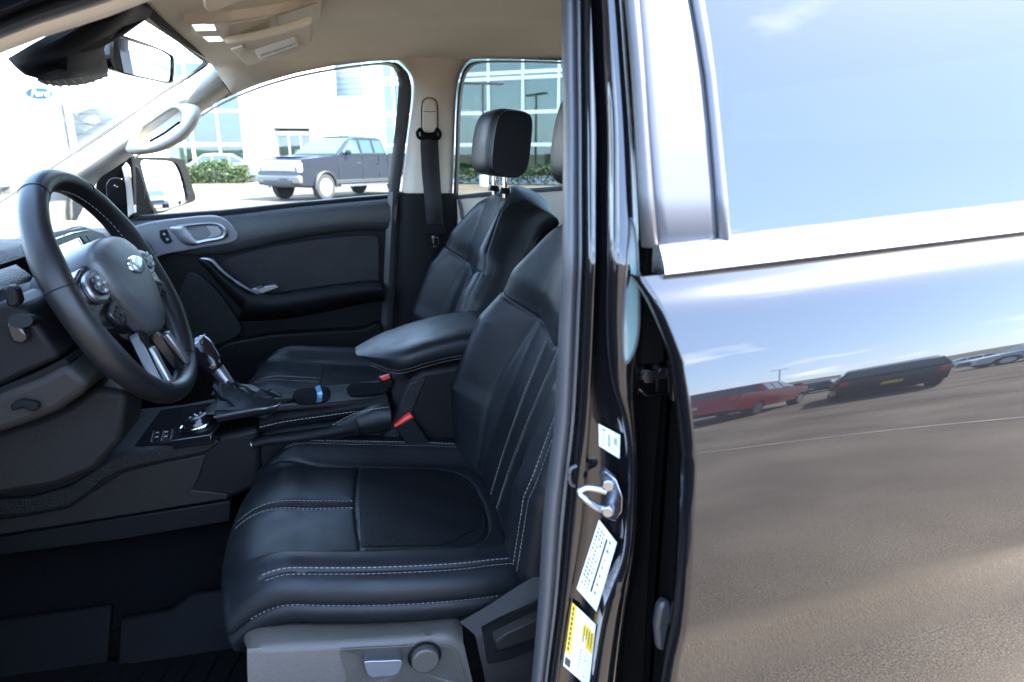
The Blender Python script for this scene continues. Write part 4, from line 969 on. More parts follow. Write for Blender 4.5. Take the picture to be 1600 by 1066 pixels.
# column shroud
secs = []
for d, w_, h_ in [(-.05, .062, .060), (-.09, .075, .070), (-.16, .085, .080), (-.26, .09, .09)]:
    secs.append([wp(w_*math.cos(a), h_*math.sin(a)-.012, d) for a in np.linspace(0, 2*math.pi, 28, endpoint=False)])
loft('steering_column', secs, PLASTIC, T, angle=70)
for s, ln in ((-1, .17), (1, .17)):
    k = tube('control_stalk', [wp(s*.06, .0, -.085), wp(s*.11, .008, -.07), wp(s*ln, .02, -.062)], [.009, .010, .014], PLASTIC, T, n=12, flat=.7)

# ------------------------------------------------------------------ dashboard
db = empty('dashboard', parent=T, label='charcoal dashboard with instrument hood and centre screen')
def sweep(name, prof, y0, y1, mat, par, n=14, bow=0, **k):
    rows = [[Vector((x - bow*math.sin(math.pi*i/(n-1)), y0+(y1-y0)*i/(n-1), z)) for x, z in prof] for i in range(n)]
    return grid(name, rows, mat, par, **k)
sweep('upper_dash', [(-1.02, 1.17), (-.90, 1.20), (-.74, 1.208), (-.66, 1.20), (-.62, 1.18), (-.60, 1.15), (-.585, 1.06), (-.60, .98), (-.66, .90), (-.72, .80), (-.80, .60)], .16, 1.70, SOFT, db, angle=60)
sweep('instrument_hood', [(-.78, 1.20), (-.70, 1.262), (-.60, 1.280), (-.53, 1.276), (-.515, 1.262), (-.53, 1.250), (-.60, 1.235), (-.64, 1.15), (-.60, 1.08)], .36, .78, SOFT, db, angle=60)
sweep('instrument_face', [(-.615, 1.24), (-.585, 1.10)], .39, .75, SCREENM, db)
for yc in (.47, .67): tube('gauge_ring', [Vector((-.598+.16*0, yc+.045*math.cos(a), 1.175+.045*math.sin(a))) for a in np.linspace(0, 2*math.pi, 32, endpoint=False)], .003, CHROME, db, n=6, closed=True, up=(1, 0, 0))
# centre stack: screen, bezel, brow
spl = ((-.57, 1.0, 1.2), (1, -.0, .22))
cs = empty('centre_screen', parent=T, label='bright centre touch screen behind the steering wheel')
def SP(x, y, l=0): return U(x, y, pl=(Vector(spl[0])+Vector((l, 0, l*.22)), spl[1]))
prism('screen_housing', [SP(x, y, -.004) for x, y in [(60, 392), (84, 362), (130, 352), (160, 362), (190, 392), (172, 420), (110, 430)]], (-.06, 0, -.01), GLOSSBLK, cs, bevel=.004)
prism('screen_panel', [SP(x, y, .001) for x, y in [(92, 385), (124, 372), (138, 396), (110, 410), (96, 404)]], (-.003, 0, 0), M('screen_on', (.02, .02, .02), .08, emit=((.80, .85, .92), .10)), cs)
tube('chrome_trim', [SP(x, y, .002) for x, y in cr([(72, 380), (96, 371), (116, 364), (138, 360)], 16)], .0022, CHROME, cs, n=8)
tube('chrome_trim', [SP(x, y, .002) for x, y in [(122, 374), (130, 386), (137, 394)]], .0016, CHROME, cs, n=8)
tube('chrome_trim', [SP(x, y, .002) for x, y in [(134, 368), (146, 384), (154, 396)]], .0016, SILVER, cs, n=8)
# lower dash / knee panel, driver side
kp = empty('knee_panel', parent=T)
prism('upper_panel', px([(-60, 585), (-60, 520), (0, 470), (40, 480), (96, 560), (40, 585), (0, 606)], y=.42), (0, .10, 0), PLASTIC, kp, bevel=.008)
prism('light_panel', px([(-60, 640), (0, 606), (50, 586), (100, 561), (108, 567), (60, 592), (0, 614), (-60, 650)], y=.415), (0, .12, 0), DARK, kp)
prism('bin_lid', px([(-60, 660), (0, 612), (60, 590), (104, 566), (142, 600), (128, 618), (90, 645), (40, 665), (0, 678), (-60, 696)], y=.41), (0, .14, 0), PLASTIC2, kp, bevel=.012, seg=3)
prism('bin_handle', px([(14, 634), (30, 625), (58, 630), (60, 640), (50, 646), (36, 638), (18, 644)], y=.400), (0, .012, 0), DARK, kp, bevel=.003)
prism('lower_panel', px([(-60, 740), (-60, 690), (0, 674), (60, 655), (110, 632), (146, 604), (200, 615), (190, 690), (150, 735), (90, 760), (0, 775), (-60, 785)], y=.47), (0, .10, 0), PLBLACK, kp, bevel=.01)
prism('lamp_switch', px([(2, 452), (12, 446), (24, 452), (30, 474), (24, 482), (10, 480)], y=.405), (0, .02, 0), PLASTIC, kp, bevel=.004)
prism('vent_louver', px([(8, 500), (30, 505), (44, 528), (36, 540), (18, 536), (10, 520)], y=.405), (0, .02, 0), GLOSSBLK, kp, bevel=.004)

# ------------------------------------------------------------------ centre console
cc_ = empty('centre_console', parent=T, label='charcoal centre console with shifter, drive dial, cup holders and padded armrest')
NY, FY = .80, 1.06
def CPX(pts, y=NY, **k): return px(pts, y=y, **k)
prism('front_base', CPX([(-80, 770), (60, 742), (150, 712), (240, 702), (330, 684), (352, 678), (404, 668), (410, 760), (356, 782), (180, 812), (14, 838), (-80, 850)], NY), (0, FY-NY, 0), PLASTIC, cc_, bevel=.012, seg=3)
prism('side_rail', CPX([(-80, 785), (50, 778), (109, 760), (140, 740), (177, 716), (240, 702), (328, 684), (345, 690), (326, 706), (300, 713), (240, 724), (192, 736), (160, 752), (140, 770), (109, 792), (40, 805), (-80, 815)], NY-.012), (0, .03, 0), SOFT, cc_, bevel=.005, seg=3)
prism('side_panel', CPX([(-80, 820), (40, 808), (109, 794), (145, 768), (192, 738), (240, 726), (322, 710), (310, 750), (300, 766), (356, 772), (356, 780), (180, 808), (14, 834), (-80, 846)], NY-.006), (0, .02, 0), PLASTIC2, cc_, bevel=.003)
prism('lower_strip', CPX([(-80, 850), (14, 838), (180, 811), (360, 783), (360, 815), (200, 842), (0, 868), (-80, 876)], NY-.004), (0, .03, 0), PLASTIC, cc_, bevel=.003)
prism('rear_base', CPX([(404, 690), (410, 676), (440, 670), (600, 650), (640, 640), (700, 620), (760, 610), (760, 720), (560, 760), (400, 770)], NY+.012), (0, FY-NY-.012, 0), PLASTIC, cc_, bevel=.008)
# raised knee side: leather-look side wall with stitching
A = cr([(405, 654), (440, 646), (500, 637), (560, 628), (606, 622)], 24); B = cr([(406, 672), (440, 664), (500, 655), (550, 648), (606, 640)], 24)
grid('side_bolster', [[U(a[0], a[1]-4, y=NY+.03), U(*a, y=NY+.008), U((a[0]+b[0])/2, (a[1]+b[1])/2, y=NY-.004), U(*b, y=NY+.004), U(b[0], b[1]+4, y=NY+.02)] for a, b in zip(A, B)], SOFT, cc_, angle=80)
stitches('side_stitching', [U(b[0], b[1]-4, y=NY-.001) for b in B], lambda i: (0, -1, 0), M('thread_dim', (.22, .22, .22), .7), cc_)
def CT(x, y, z): return U(x, y, z=z)
# top plate, shifter surround, cup holders (upper surface near z .91)
top = [(150, 702), (340, 652), (434, 636), (604, 614), (604, 590), (560, 592), (430, 612), (392, 612), (330, 622), (250, 640), (150, 668)]
_n = U(440, 634, y=NY+.01); _m = U(604, 621, y=NY+.01); _k = U(453, 610, y=1.03)
TPL = (_n, (_m-_n).cross(_k-_n))
prism('top_plate', [U(x, y, pl=TPL) for x, y in [(338, 652), (434, 635.5), (606, 621), (602, 593), (520, 602), (453, 609), (380, 616), (330, 626)]], (0, 0, -.012), PLASTIC, cc_, bevel=.003)
prism('front_plate', [U(x, y, pl=((-.35, .9, .885), (-.25, 0, 1))) for x, y in [(130, 716), (180, 702), (330, 680), (350, 655), (332, 628), (250, 640), (150, 660), (110, 690)]], (0, 0, -.02), GLOSSBLK, cc_, bevel=.003)
tube('silver_edge', [U(x, y, pl=TPL)+Vector((0, 0, .001)) for x, y in cr([(334, 653), (362, 648), (400, 641), (434, 635), (437, 622), (432, 618), (400, 621)], 24)], .0022, SILVER, cc_, n=8)
def bin_(name, pts, z, depth, par, mat=DARK):
    o = [U(x, y, pl=TPL)+Vector((0, 0, .001)) for x, y in cr(pts, 28, True)]; c = sum(o, Vector())/28
    return loft(name, [[c+(p-c)*1.08+Vector((0, 0, .002)) for p in o], o, [c+(p-c)*.96+Vector((0, 0, -.004)) for p in o], [c+(p-c)*.9+Vector((0, 0, -depth)) for p in o]], mat, par, angle=50)
bin_('cup_holder', [(460, 618), (468, 611), (500, 607), (512, 609), (514, 620), (506, 628), (478, 632), (462, 628)], .908, .0015, cc_, GLOSSBLK)
bin_('cup_holder', [(545, 607), (556, 600), (590, 597), (600, 600), (600, 612), (590, 617), (556, 620), (546, 616)], .908, .0015, cc_, GLOSSBLK)
# shift lever
sl_ = empty('shift_lever', parent=T, label='gear lever with silver neck, black knob and leather gaiter')
base = U(388, 634, pl=TPL)-Vector((0, 0, .004)); knob = U(320, 553, y=.90)
n1 = base.lerp(knob, .45); 
secs = []
for t, rx, ry in [(0, .085, .055), (.08, .078, .05), (.18, .055, .04), (.27, .045, .034), (.34, .030, .027), (.42, .022, .022), (.5, .016, .016)]:
    c = base.lerp(knob, t)+Vector((.012*math.sin(t*12), 0, 0)); 
    secs.append([c+Vector((rx*math.cos(a)*(1+.10*math.sin(6*a+t*26)), ry*math.sin(a)*(1+.10*math.cos(5*a+t*9)), .006*math.sin(7*a+t*30))) for a in np.linspace(0, 2*math.pi, 28, endpoint=False)])
loft('gaiter', secs, LEATHER, sl_, angle=80)
ax = (knob-base).normalized()
tube('lever_neck', [base.lerp(knob, .42), base.lerp(knob, .62), base.lerp(knob, .84)], [.010, .014, .0165], SILVER, sl_, n=18)
secs = []
sx = Vector((0, 1, 0)); sz = ax.cross(sx)
for t, r in [(-.042, .014), (-.036, .019), (-.02, .0225), (0, .0255), (.018, .0255), (.030, .022), (.037, .014), (.039, .004)]:
    secs.append([knob+ax*t+sx*(r*1.05*math.cos(a))+sz*(r*1.15*math.sin(a)) for a in np.linspace(0, 2*math.pi, 28, endpoint=False)])
loft('knob', secs, GLOSSBLK, sl_, angle=70)
tube('knob_ring', [knob+ax*.030+sx*(.0225*math.cos(a))+sz*(.025*math.sin(a)) for a in np.linspace(0, 2*math.pi, 32, endpoint=False)], .0020, SILVER, sl_, n=8, closed=True, up=tuple(ax))
# drive mode dial
dl = empty('drive_dial', parent=cc_)
dc = U(312, 664, pl=((-.35, .9, .885), (-.25, 0, 1)))
an = Vector((-.24, 0, .97)).normalized(); axx = Vector((.97, 0, .24)); ayy = Vector((0, 1, 0))
secs = []
for t, r in [(0, .037), (.003, .037), (.006, .034), (.007, .030), (.018, .028), (.0215, .026), (.0225, .023), (.0225, .001)]:
    secs.append([dc+an*t+axx*(r*math.cos(a))+ayy*(r*math.sin(a)) for a in np.linspace(0, 2*math.pi, 36, endpoint=False)])
loft('dial_knob', secs, GLOSSBLK, cc_, angle=40)
bpy.data.objects.remove(dl)
tube('dial_ring', [dc+an*.004+axx*(.0365*math.cos(a))+ayy*(.0365*math.sin(a)) for a in np.linspace(0, 2*math.pi, 40, endpoint=False)], .0022, CHROME, cc_, n=8, closed=True, up=tuple(an))
for a, b in ((-.009, -.006), (-.003, .006), (.005, -.008), (.009, .004), (0, 0)):
    box('dial_mark', dc+an*.0228+axx*a+ayy*b, (.003, .004, .0008), SILVER, cc_)
for q in ([(236, 690), (240, 674)], [(252, 688), (256, 673)], [(266, 686), (270, 671)]):
    tube('switch_divider', [U(x, y, pl=((-.35, .9, .888), (-.25, 0, 1))) for x, y in q], .0010, SILVER, cc_, n=5)
for q in ((246, 676), (245, 683), (260, 675), (259, 682)):
    c = U(*q, pl=((-.35, .9, .888), (-.25, 0, 1))); box('switch_mark', c, (.006, .004, .0012), SILVER, cc_)
# blue tag in the cup holder
bt = [U(x, y, y=.905) for x, y in [(492, 605), (499, 602), (508, 628), (501, 631)]]
o = prism('paper_tag', bt, (.001, .0005, 0), BLUEP, None); tag(o, 'small blue and white paper tag sticking out of the cup holder', 'tag')
prism('printed_stripe', [bt[0].lerp(bt[3], .35)+Vector((0, -.0008, 0)), bt[1].lerp(bt[2], .35)+Vector((0, -.0008, 0)), bt[1].lerp(bt[2], .9)+Vector((0, -.0008, 0)), bt[0].lerp(bt[3], .9)+Vector((0, -.0008, 0))], (0, -.0003, 0), M('tag_pale', (.30, .50, .62), .5), o)
# parking brake lever with boot
pb = empty('parking_brake', parent=T)
tube('brake_lever', px(cr([(395, 694), (420, 688), (460, 684), (510, 676), (560, 664)], 20), y=.775), [.011]*14+[.012, .013, .014, .016, .02, .024], PLASTIC, pb, n=14, flat=.9)
cyl('release_button', U(393, 694.5, y=.775), U(399, 693, y=.775), .008, SILVER, pb, n=14)
secs = []
for (x, y), rx, ry in [((505, 680), .016, .012), ((530, 670), .024, .018), ((560, 660), .032, .024), ((590, 652), .038, .03), ((610, 650), .036, .028)]:
    c = U(x, y, y=.782); secs.append([c+Vector((0, rx*.7*math.cos(a), ry*math.sin(a)*(1+.15*math.sin(3*a)))) for a in np.linspace(0, 2*math.pi, 22, endpoint=False)])
loft('brake_boot', secs, LEATHER, pb, angle=80)
stitches('boot_stitching', px(cr([(520, 664), (550, 648), (580, 640), (608, 636)], 20), y=.757), lambda i: (0, -1, .5), M('thread_dim2', (.2, .2, .2), .7), pb)
# armrest box and lid
prism('armrest_box', CPX([(589, 692), (604, 664), (622, 632), (640, 594), (660, 580), (780, 560), (780, 760), (600, 760)], NY+.004), (0, .24, 0), PLASTIC, cc_, bevel=.012, seg=3)
prism('box_front_rib', CPX([(594, 692), (622, 640), (640, 598), (668, 590), (655, 620), (640, 660), (618, 692)], NY+.001), (0, .01, 0), SOFT, cc_, bevel=.004)
secs = []
x0 = -.005; L_ = .34
for i in range(22):
    t = i/21; x = x0+L_*t
    zt = 1.000 + .062*math.sin(min(1, t*1.25)*math.pi/2) ; hh = (.052+.012*t)*math.sin(min(1, t*3.2+.10)*math.pi/2)
    wv = .118*math.sin(min(1, t*2.6+.22)*math.pi/2)
    sec = []
    for j in range(40):
        a = 2*math.pi*j/40; ct, st2 = math.cos(a), math.sin(a)
        p = abs(ct)**.55*(1 if ct > 0 else -1); q = abs(st2)**.62*(1 if st2 > 0 else -1)
        sec.append(Vector((x-.01*q*(t < .2), .93+p*wv, zt-hh*.55+q*hh*(.5 if q > 0 else .62))))
    secs.append(sec)
loft('armrest_lid', secs, LEATHER, cc_, angle=75)
ls = []
for o_ in (0, .0065):
    ln = [s[int(20+2)] + Vector((0, -.0006, -.001-o_)) for s in secs[1:]]
    ls.append(stitches('s', ln, lambda i: (0, -1, .3), THREAD, cc_, dash=.004, gap=.0025))
join_meshes('armrest_stitching', ls, cc_)
# buckles
def buckle(par, c1, c2, mat):
    pass
bk_ = empty('seat_belt_buckle', parent=T, label='black seat belt buckle with a red release button')
prism('buckle_body', px([(617, 668), (644, 652), (672, 690), (668, 700), (650, 708), (640, 704)], y=.775), (0, .022, 0), PLASTIC, bk_, bevel=.004)
prism('release_button', px([(615, 665), (641, 648), (647, 653), (620, 671)], y=.777), (0, .018, 0), RED, bk_, bevel=.002)
bk2 = empty('far_belt_buckle', parent=T)
prism('buckle_body', px([(590, 592), (612, 586), (616, 604), (600, 612)], y=.95), (0, .02, 0), PLASTIC, bk2, bevel=.003)
prism('release_button', px([(594, 590), (608, 586), (610, 591), (598, 595)], y=.945), (0, .01, 0), RED, bk2, bevel=.001)

# ------------------------------------------------------------------ floor
fl = empty('cabin_floor', parent=T)
prism('floor_pan', [(-.95, .12, .44), (1.30, .12, .44), (1.30, 1.74, .44), (-.95, 1.74, .44)], (0, 0, .03), CARPET, fl)
sweep('toe_board', [(-.72, .46), (-.86, .60), (-.95, .85)], .14, 1.72, CARPET, fl)
rows = [[Vector((x, y, z)) for y, z in [(.70, .475), (.745, .55), (.79, .63), (.83, .66), (1.04, .66), (1.08, .63), (1.12, .55), (1.17, .475)]] for x in (-.90, -.4, .3, 1.2)]
grid('tunnel_carpet', rows, CARPET, fl, angle=80)
mt = empty('floor_mat', parent=None, label='black rubber floor mat with raised rim and moulded ridges', cat='floor mat')
prism('mat_tray', [(-.80, .20, .475), (-.22, .20, .475), (-.22, .66, .475), (-.46, .66, .475), (-.50, .68, .475), (-.80, .68, .475)], (0, 0, .010), MATM, mt, bevel=.004)
A = [(-.82, .69, .488), (-.505, .69, .488)]; 
prism('mat_rim', [(-.82, .672, .48), (-.51, .672, .48), (-.51, .735, .565), (-.82, .735, .565)], (0, .010, .0), MATM, mt, bevel=.004)
prism('mat_rim', [(-.49, .66, .48), (-.21, .66, .48), (-.21, .725, .570), (-.36, .725, .575), (-.40, .715, .550), (-.49, .712, .548)], (0, .010, 0), MATM, mt, bevel=.004)
for k in range(12):
    x = -.74+k*.042; tube('mat_ridge', cr([(x+.03*math.sin(k), .24, .487), (x+.02, .36, .487), (x-.015, .48, .487), (x+.012, .64, .487)], 14), .004, MATM, mt, n=6)
# ================================================================== SURROUNDINGS
TYRE = M('tyre_rubber', (.02, .02, .021), .8); ALLOY = M('alloy', (.55, .56, .57), .3, metal=.9)
CARGLASS = M('car_glass', (.03, .045, .045), .05, spec=.6, coat=.4)
LAMP = M('lamp_clear', (.75, .77, .78), .15, coat=.5); TAIL = M('lamp_red', (.35, .02, .02), .2, coat=.5)
TRIMB = M('trim_black', (.02, .02, .021), .5)
def paint(name, col): return M(name, col, .3, coat=.5, spec=.15)
P_BLUE = paint('paint_dark_blue', (.008, .0105, .017)); P_RED = paint('paint_red', (.30, .012, .015)); P_WHITE = paint('paint_white', (.72, .73, .74)); P_BLACK = paint('paint_black', (.012, .012, .014)); P_GREY = paint('paint_grey', (.16, .17, .18)); P_SILVER = paint('paint_silver', (.42, .43, .44))
SHAPES = {
 'suv': dict(L=4.7, W=1.9, low=[(0, .35), (0, .75), (.06, .92), (1.05, 1.08), (1.25, 1.12), (4.35, 1.15), (4.66, 1.10), (4.7, .75), (4.66, .38)], top=[(1.20, 1.10), (1.85, 1.66), (2.3, 1.72), (4.0, 1.70), (4.45, 1.58), (4.62, 1.13)], wh=(.92, 3.72), r=.36, posts=(2.35, 3.30, 4.0)),
 'pickup': dict(L=5.9, W=2.0, low=[(0, .48), (0, .85), (.03, 1.20), (.10, 1.27), (1.5, 1.37), (1.8, 1.39), (3.95, 1.40), (5.82, 1.42), (5.88, 1.25), (5.9, .60)], top=[(1.55, 1.37), (2.32, 1.89), (2.68, 1.97), (3.75, 1.96), (4.02, 1.91), (4.12, 1.40)], wh=(.98, 4.65), r=.41, posts=(2.75, 3.42)),
 'sedan': dict(L=4.7, W=1.82, low=[(0, .30), (0, .60), (.08, .72), (1.25, .92), (1.4, .95), (4.0, .97), (4.62, .94), (4.7, .6), (4.66, .32)], top=[(1.30, .93), (2.05, 1.40), (2.5, 1.45), (3.3, 1.42), (4.15, .97)], wh=(.92, 3.65), r=.33, posts=(2.45, 3.25)),
}
def make_car(name, kind, paintm, loc, front, label, cat, group=None, plate=True, detail=False):
    """front: the unit direction the car faces on the ground. Built with x from nose (0) to tail, y across, centred."""
    D = SHAPES[kind]; Lh = D['L']/2; W = D['W']/2; ang = math.atan2(-front[1], -front[0])
    C = empty(name, (loc[0], loc[1], 0), ang, None, label, cat, group)
    def v(x, y, z): return Vector((x-Lh, y, z))
    def wid(x, z, top=False):
        t = x/D['L']; e = 1-.10*max(0, 1-t/.12)**2-.07*max(0, 1-(1-t)/.10)**2
        return W*e*(.985 if z < .6 else 1.0)
    # lower body profile with wheel arches
    r = D['r']+.055; prof = [D['low'][-1]]; zb = .32 if kind != 'pickup' else .46
    for wxx in (D['wh'][1], D['wh'][0]):
        for a in np.linspace(-.12, math.pi+.12, 15): prof.append((wxx+r*math.cos(a), max(zb, D['r']+r*math.sin(a))))
    prof += D['low'][:-1] if False else D['low'][:-1]
    lo = [(x, z) for x, z in prof]
    n = len(lo); V = []; 
    for s in (-1, 1):
        for x, z in lo: V.append(v(x, s*wid(x, z), z))
    F = [tuple(range(n)), tuple(range(n, 2*n))[::-1]]+[(i, (i+1) % n, (i+1) % n+n, i+n) for i in range(n)]
    obj('body', V, F, paintm, C, bevel=.05, seg=3, angle=40)
    # cabin
    tp = D['top']; n = len(tp); zt = max(z for _, z in tp); z0 = min(z for _, z in tp)
    def cw(z): return W*(.965-.20*(z-z0)/(zt-z0))
    V = [v(x, s*cw(z), z) for s in (-1, 1) for x, z in tp]
    F = [tuple(range(n)), tuple(range(n, 2*n))[::-1]]+[(i, (i+1) % n, (i+1) % n+n, i+n) for i in range(n)]
    obj('cabin', V, F, paintm, C, bevel=.04, seg=3, angle=40)
    # panes
    def quad(nm, pts, m): return obj(nm, pts, [tuple(range(len(pts)))], m, C, smooth=False)
    (x0, za), (x1, zb_) = tp[0], tp[1]
    def edge(i, t): return (tp[i][0]+(tp[i+1][0]-tp[i][0])*t, tp[i][1]+(tp[i+1][1]-tp[i][1])*t)
    nrm = Vector((-(zb_-za), 0, x1-x0)).normalized()*.012
    a, b = edge(0, .10), edge(0, .94)
    quad('windscreen', [v(a[0], -cw(a[1])*.93, a[1])+nrm, v(a[0], cw(a[1])*.93, a[1])+nrm, v(b[0], cw(b[1])*.93, b[1])+nrm, v(b[0], -cw(b[1])*.93, b[1])+nrm], CARGLASS)
    m_ = n-2; nr = Vector(((tp[m_][1]-tp[m_+1][1]), 0, tp[m_+1][0]-tp[m_][0])).normalized()*.012
    a, b = edge(m_, .08), edge(m_, .80)
    quad('rear_window', [v(a[0], -cw(a[1])*.9, a[1])+nr, v(b[0], -cw(b[1])*.9, b[1])+nr, v(b[0], cw(b[1])*.9, b[1])+nr, v(a[0], cw(a[1])*.9, a[1])+nr], CARGLASS)
    zs0, zs1 = z0+.07, zt-.11
    def xa(z): return x0+(x1-x0)*(z-za)/(zb_-za)
    def xe(z): return tp[-1][0]+(tp[m_][0]-tp[-1][0])*(z-tp[-1][1])/(tp[m_][1]-tp[-1][1])
    cuts = list(D['posts'])
    for s in (-1, 1):
        for k in range(len(cuts)+1):
            l0 = xa(zs0)+.14 if k == 0 else cuts[k-1]+.05; l1 = xa(zs1)+.10 if k == 0 else cuts[k-1]+.05
            r0 = min(cuts[k]-.05 if k < len(cuts) else 99, xe(zs0)-.12); r1 = min(cuts[k]-.05 if k < len(cuts) else 99, xe(zs1)-.10)
            if r0-l0 < .12 or r1-l1 < .05: continue
            quad('side_window', [v(l0, s*(cw(zs0)+.010), zs0), v(r0, s*(cw(zs0)+.010), zs0), v(r1, s*(cw(zs1)+.010), zs1), v(l1, s*(cw(zs1)+.010), zs1)], CARGLASS)
    for wxx in D['wh']:
        for s in (-1, 1):
            c = v(wxx, s*(W-.13), D['r'])
            wl_ = cyl('wheel', c+Vector((0, -.11*s, 0)), c+Vector((0, .115*s, 0)), D['r'], TYRE, C, n=28, bevel=.03)
            cyl('rim', c+Vector((0, .10*s, 0)), c+Vector((0, .120*s, 0)), D['r']*.66, ALLOY, wl_, n=24)
            if detail:
                for q in range(5):
                    a = q*2*math.pi/5; box('spoke_gap', c+Vector((math.cos(a)*D['r']*.42, .121*s, math.sin(a)*D['r']*.42)), (.07, .006, .07), TRIMB, wl_)
    zh = D['low'][2][1]
    for s in (-1, 1):
        box('headlight', v(.04, s*W*.74, zh-.10), (.12, W*.34, .15), LAMP, C, bevel=.03)
        box('tail_light', v(D['L']-.04, s*W*.82, D['low'][-3][1]-.16), (.10, W*.16, .26), TAIL, C, bevel=.02)
        box('door_mirror', v(xa(z0)+.42, s*(W+.09), z0+.10), (.12, .20, .16), paintm, C, bevel=.04)
    box('grille', v(.0, 0, zh-.20), (.05, W*1.1, .22), TRIMB, C, bevel=.02)
    box('lower_grille', v(.0, 0, .52), (.06, W*1.3, .14), TRIMB, C, bevel=.02)
    box('plate', v(D['L']+.0, 0, D['low'][-3][1]-.42), (.03, .34, .14), YELLOWP if plate == 'y' else WHITEP, C)
    box('underside', v(D['L']/2, 0, zb+.02), (D['L']*.80, W*1.5, .18), TRIMB, C)
    return C, v, W
# the dark blue pickup parked in front of the showroom
C, v, W = make_car('parked_pickup', 'pickup', P_BLUE, (-.23+.0, 24.08), (-.66, -.75), 'dark blue pickup parked before the white showroom entrance', 'pickup truck', detail=True)
box('light_bar', v(.0, 0, 1.19), (.06, 1.86, .035), M('light_bar_white', (.85, .86, .88), .3), C, bevel=.01)
box('front_panel', v(-.012, 0, 1.03), (.03, 1.45, .25), M('panel_grey', (.30, .30, .31), .4, coat=.3), C, bevel=.02)
box('bumper', v(.0, 0, .66), (.14, 1.86, .24), paint('bumper_grey', (.14, .13, .12)), C, bevel=.05)
box('front_plate', v(-.06, -.25, .62), (.04, .34, .15), TRIMB, C)
o = [v(-.032, .0+.11*math.cos(a), 1.04+.05*math.sin(a)) for a in np.linspace(0, 2*math.pi, 24, endpoint=False)]
prism('emblem', o, (-.01, 0, 0), M('badge_white', (.75, .78, .82), .3), C)
prism('bed_wall', [v(4.2, -.97, 1.36), v(5.8, -.97, 1.38), v(5.8, -.97, 1.44), v(4.2, -.97, 1.43)], (0, .06, 0), P_BLUE, C)
box('running_board', v(2.8, -.98, .42), (2.4, .14, .06), SILVER, C, bevel=.01)
for s_ in (-1, 1):
    for x in (1.62, 2.78, 3.62, 4.12): box('shut_line', v(x, s_*1.001, .98), (.018, .012, .72), TRIMB, C)
    box('sill_trim', v(2.75, s_*.995, .55), (2.6, .03, .12), TRIMB, C, bevel=.01)
    for wxx in (.98, 4.65):
        tube('arch_trim', [v(wxx+.47*math.cos(a), s_*1.0, .41+.47*math.sin(a)) for a in np.linspace(-.1, math.pi+.1, 16)], .035, TRIMB, C, n=6)
    box('window_trim', v(2.85, s_*.972, 1.43), (2.0, .02, .03), TRIMB, C)
    box('light_column', v(.03, s_*.86, 1.02), (.12, .12, .26), M('light_white', (.8, .82, .85), .3), C, bevel=.02)
    box('fog_lamp', v(-.01, s_*.72, .66), (.10, .2, .07), TRIMB, C, bevel=.01)
box('lower_intake', v(-.055, 0, .58), (.06, 1.2, .12), TRIMB, C, bevel=.01)
box('hood_bulge', v(.80, 0, 1.325), (1.2, 1.0, .06), P_BLUE, C, bevel=.028, seg=3)
box('roof_rail', v(3.0, 0, 1.975), (.9, 1.2, .02), P_BLUE, C, bevel=.009)
for k in range(3): box('door_handle', v([2.55, 3.55, 3.55][k], -1.005, 1.12), (.2, .03, .04), TRIMB, C, bevel=.008)
# ---- showroom building
WALLW = M('white_cladding', (.80, .80, .79), .6, var=.03, vscale=.6, bump=(3, .05, .02)); WALLG = M('grey_cladding', (.30, .33, .36), .55, var=.05, vscale=2)
MULL = M('mullion_white', (.75, .77, .77), .4); PANE = glass('showroom_glass', (.50, .62, .56), 1.6)
PANE_IN = M('showroom_interior', (.13, .17, .12), .8, var=.6, vscale=.5)
def building(name, label): return empty(name, parent=None, label=label, cat='building')
B1 = building('showroom', 'white car showroom with an entrance portal and glazed walls')
def wallbox(nm, x0, x1, y0, y1, z0, z1, m, par, **k): return box(nm, ((x0+x1)/2, (y0+y1)/2, (z0+z1)/2), (x1-x0, y1-y0, z1-z0), m, par, smooth=False, **k)
# left glazed wall
def glazed(par, p0, p1, z0, z1, nx, rowsz, depth=(0, 1)):
    p0 = Vector((p0[0], p0[1], 0)); p1 = Vector((p1[0], p1[1], 0)); t = (p1-p0); L_ = t.length; t.normalize(); nn = Vector((t.y, -t.x, 0)); nn = nn if nn.y < 0 else -nn
    rot = Matrix((t, -nn, Vector((0, 0, 1)))).transposed()
    zs = [z0]+list(rowsz)+[z1]
    for i in range(nx):
        for a, b in zip(zs, zs[1:]):
            c = p0+t*(L_*(i+.5)/nx); box('pane', c+Vector((0, 0, (a+b)/2)), (L_/nx-.06, .02, b-a-.06), PANE, par, rot=rot, smooth=False)
    for i in range(nx+1):
        c = p0+t*(L_*i/nx)+nn*.05; box('mullion', c+Vector((0, 0, (z0+z1)/2)), (.11, .14, z1-z0), MULL, par, rot=rot, smooth=False)
    for z in zs:
        c = p0+t*(L_/2)+nn*.03; box('transom', c+Vector((0, 0, z)), (L_, .12, .16), MULL, par, rot=rot, smooth=False)
    c = p0+t*(L_/2)-nn*4.5; box('interior_wall', c+Vector((0, 0, (z0+z1)/2)), (L_, .1, z1-z0), PANE_IN, par, rot=rot, smooth=False)
    return t, nn, rot
glazed(B1, (-9.4, 39.5), (-5.4, 39.5), .3, 6.4, 3, (1.9, 3.6))
wallbox('upper_wall', -9.4, -5.4, 39.2, 41, 6.5, 11, WALLW, B1)
wallbox('portal_left', -5.4, -3.85, 38.2, 44, 0, 10.2, WALLW, B1)
wallbox('portal_right', -2.0, -.55, 38.2, 44, 0, 10.2, WALLW, B1)
wallbox('portal_head', -3.85, -2.0, 38.2, 44, 2.75, 10.2, WALLW, B1)
wallbox('entrance_back', -3.85, -2.0, 41.2, 41.4, 0, 2.75, PANE_IN, B1)
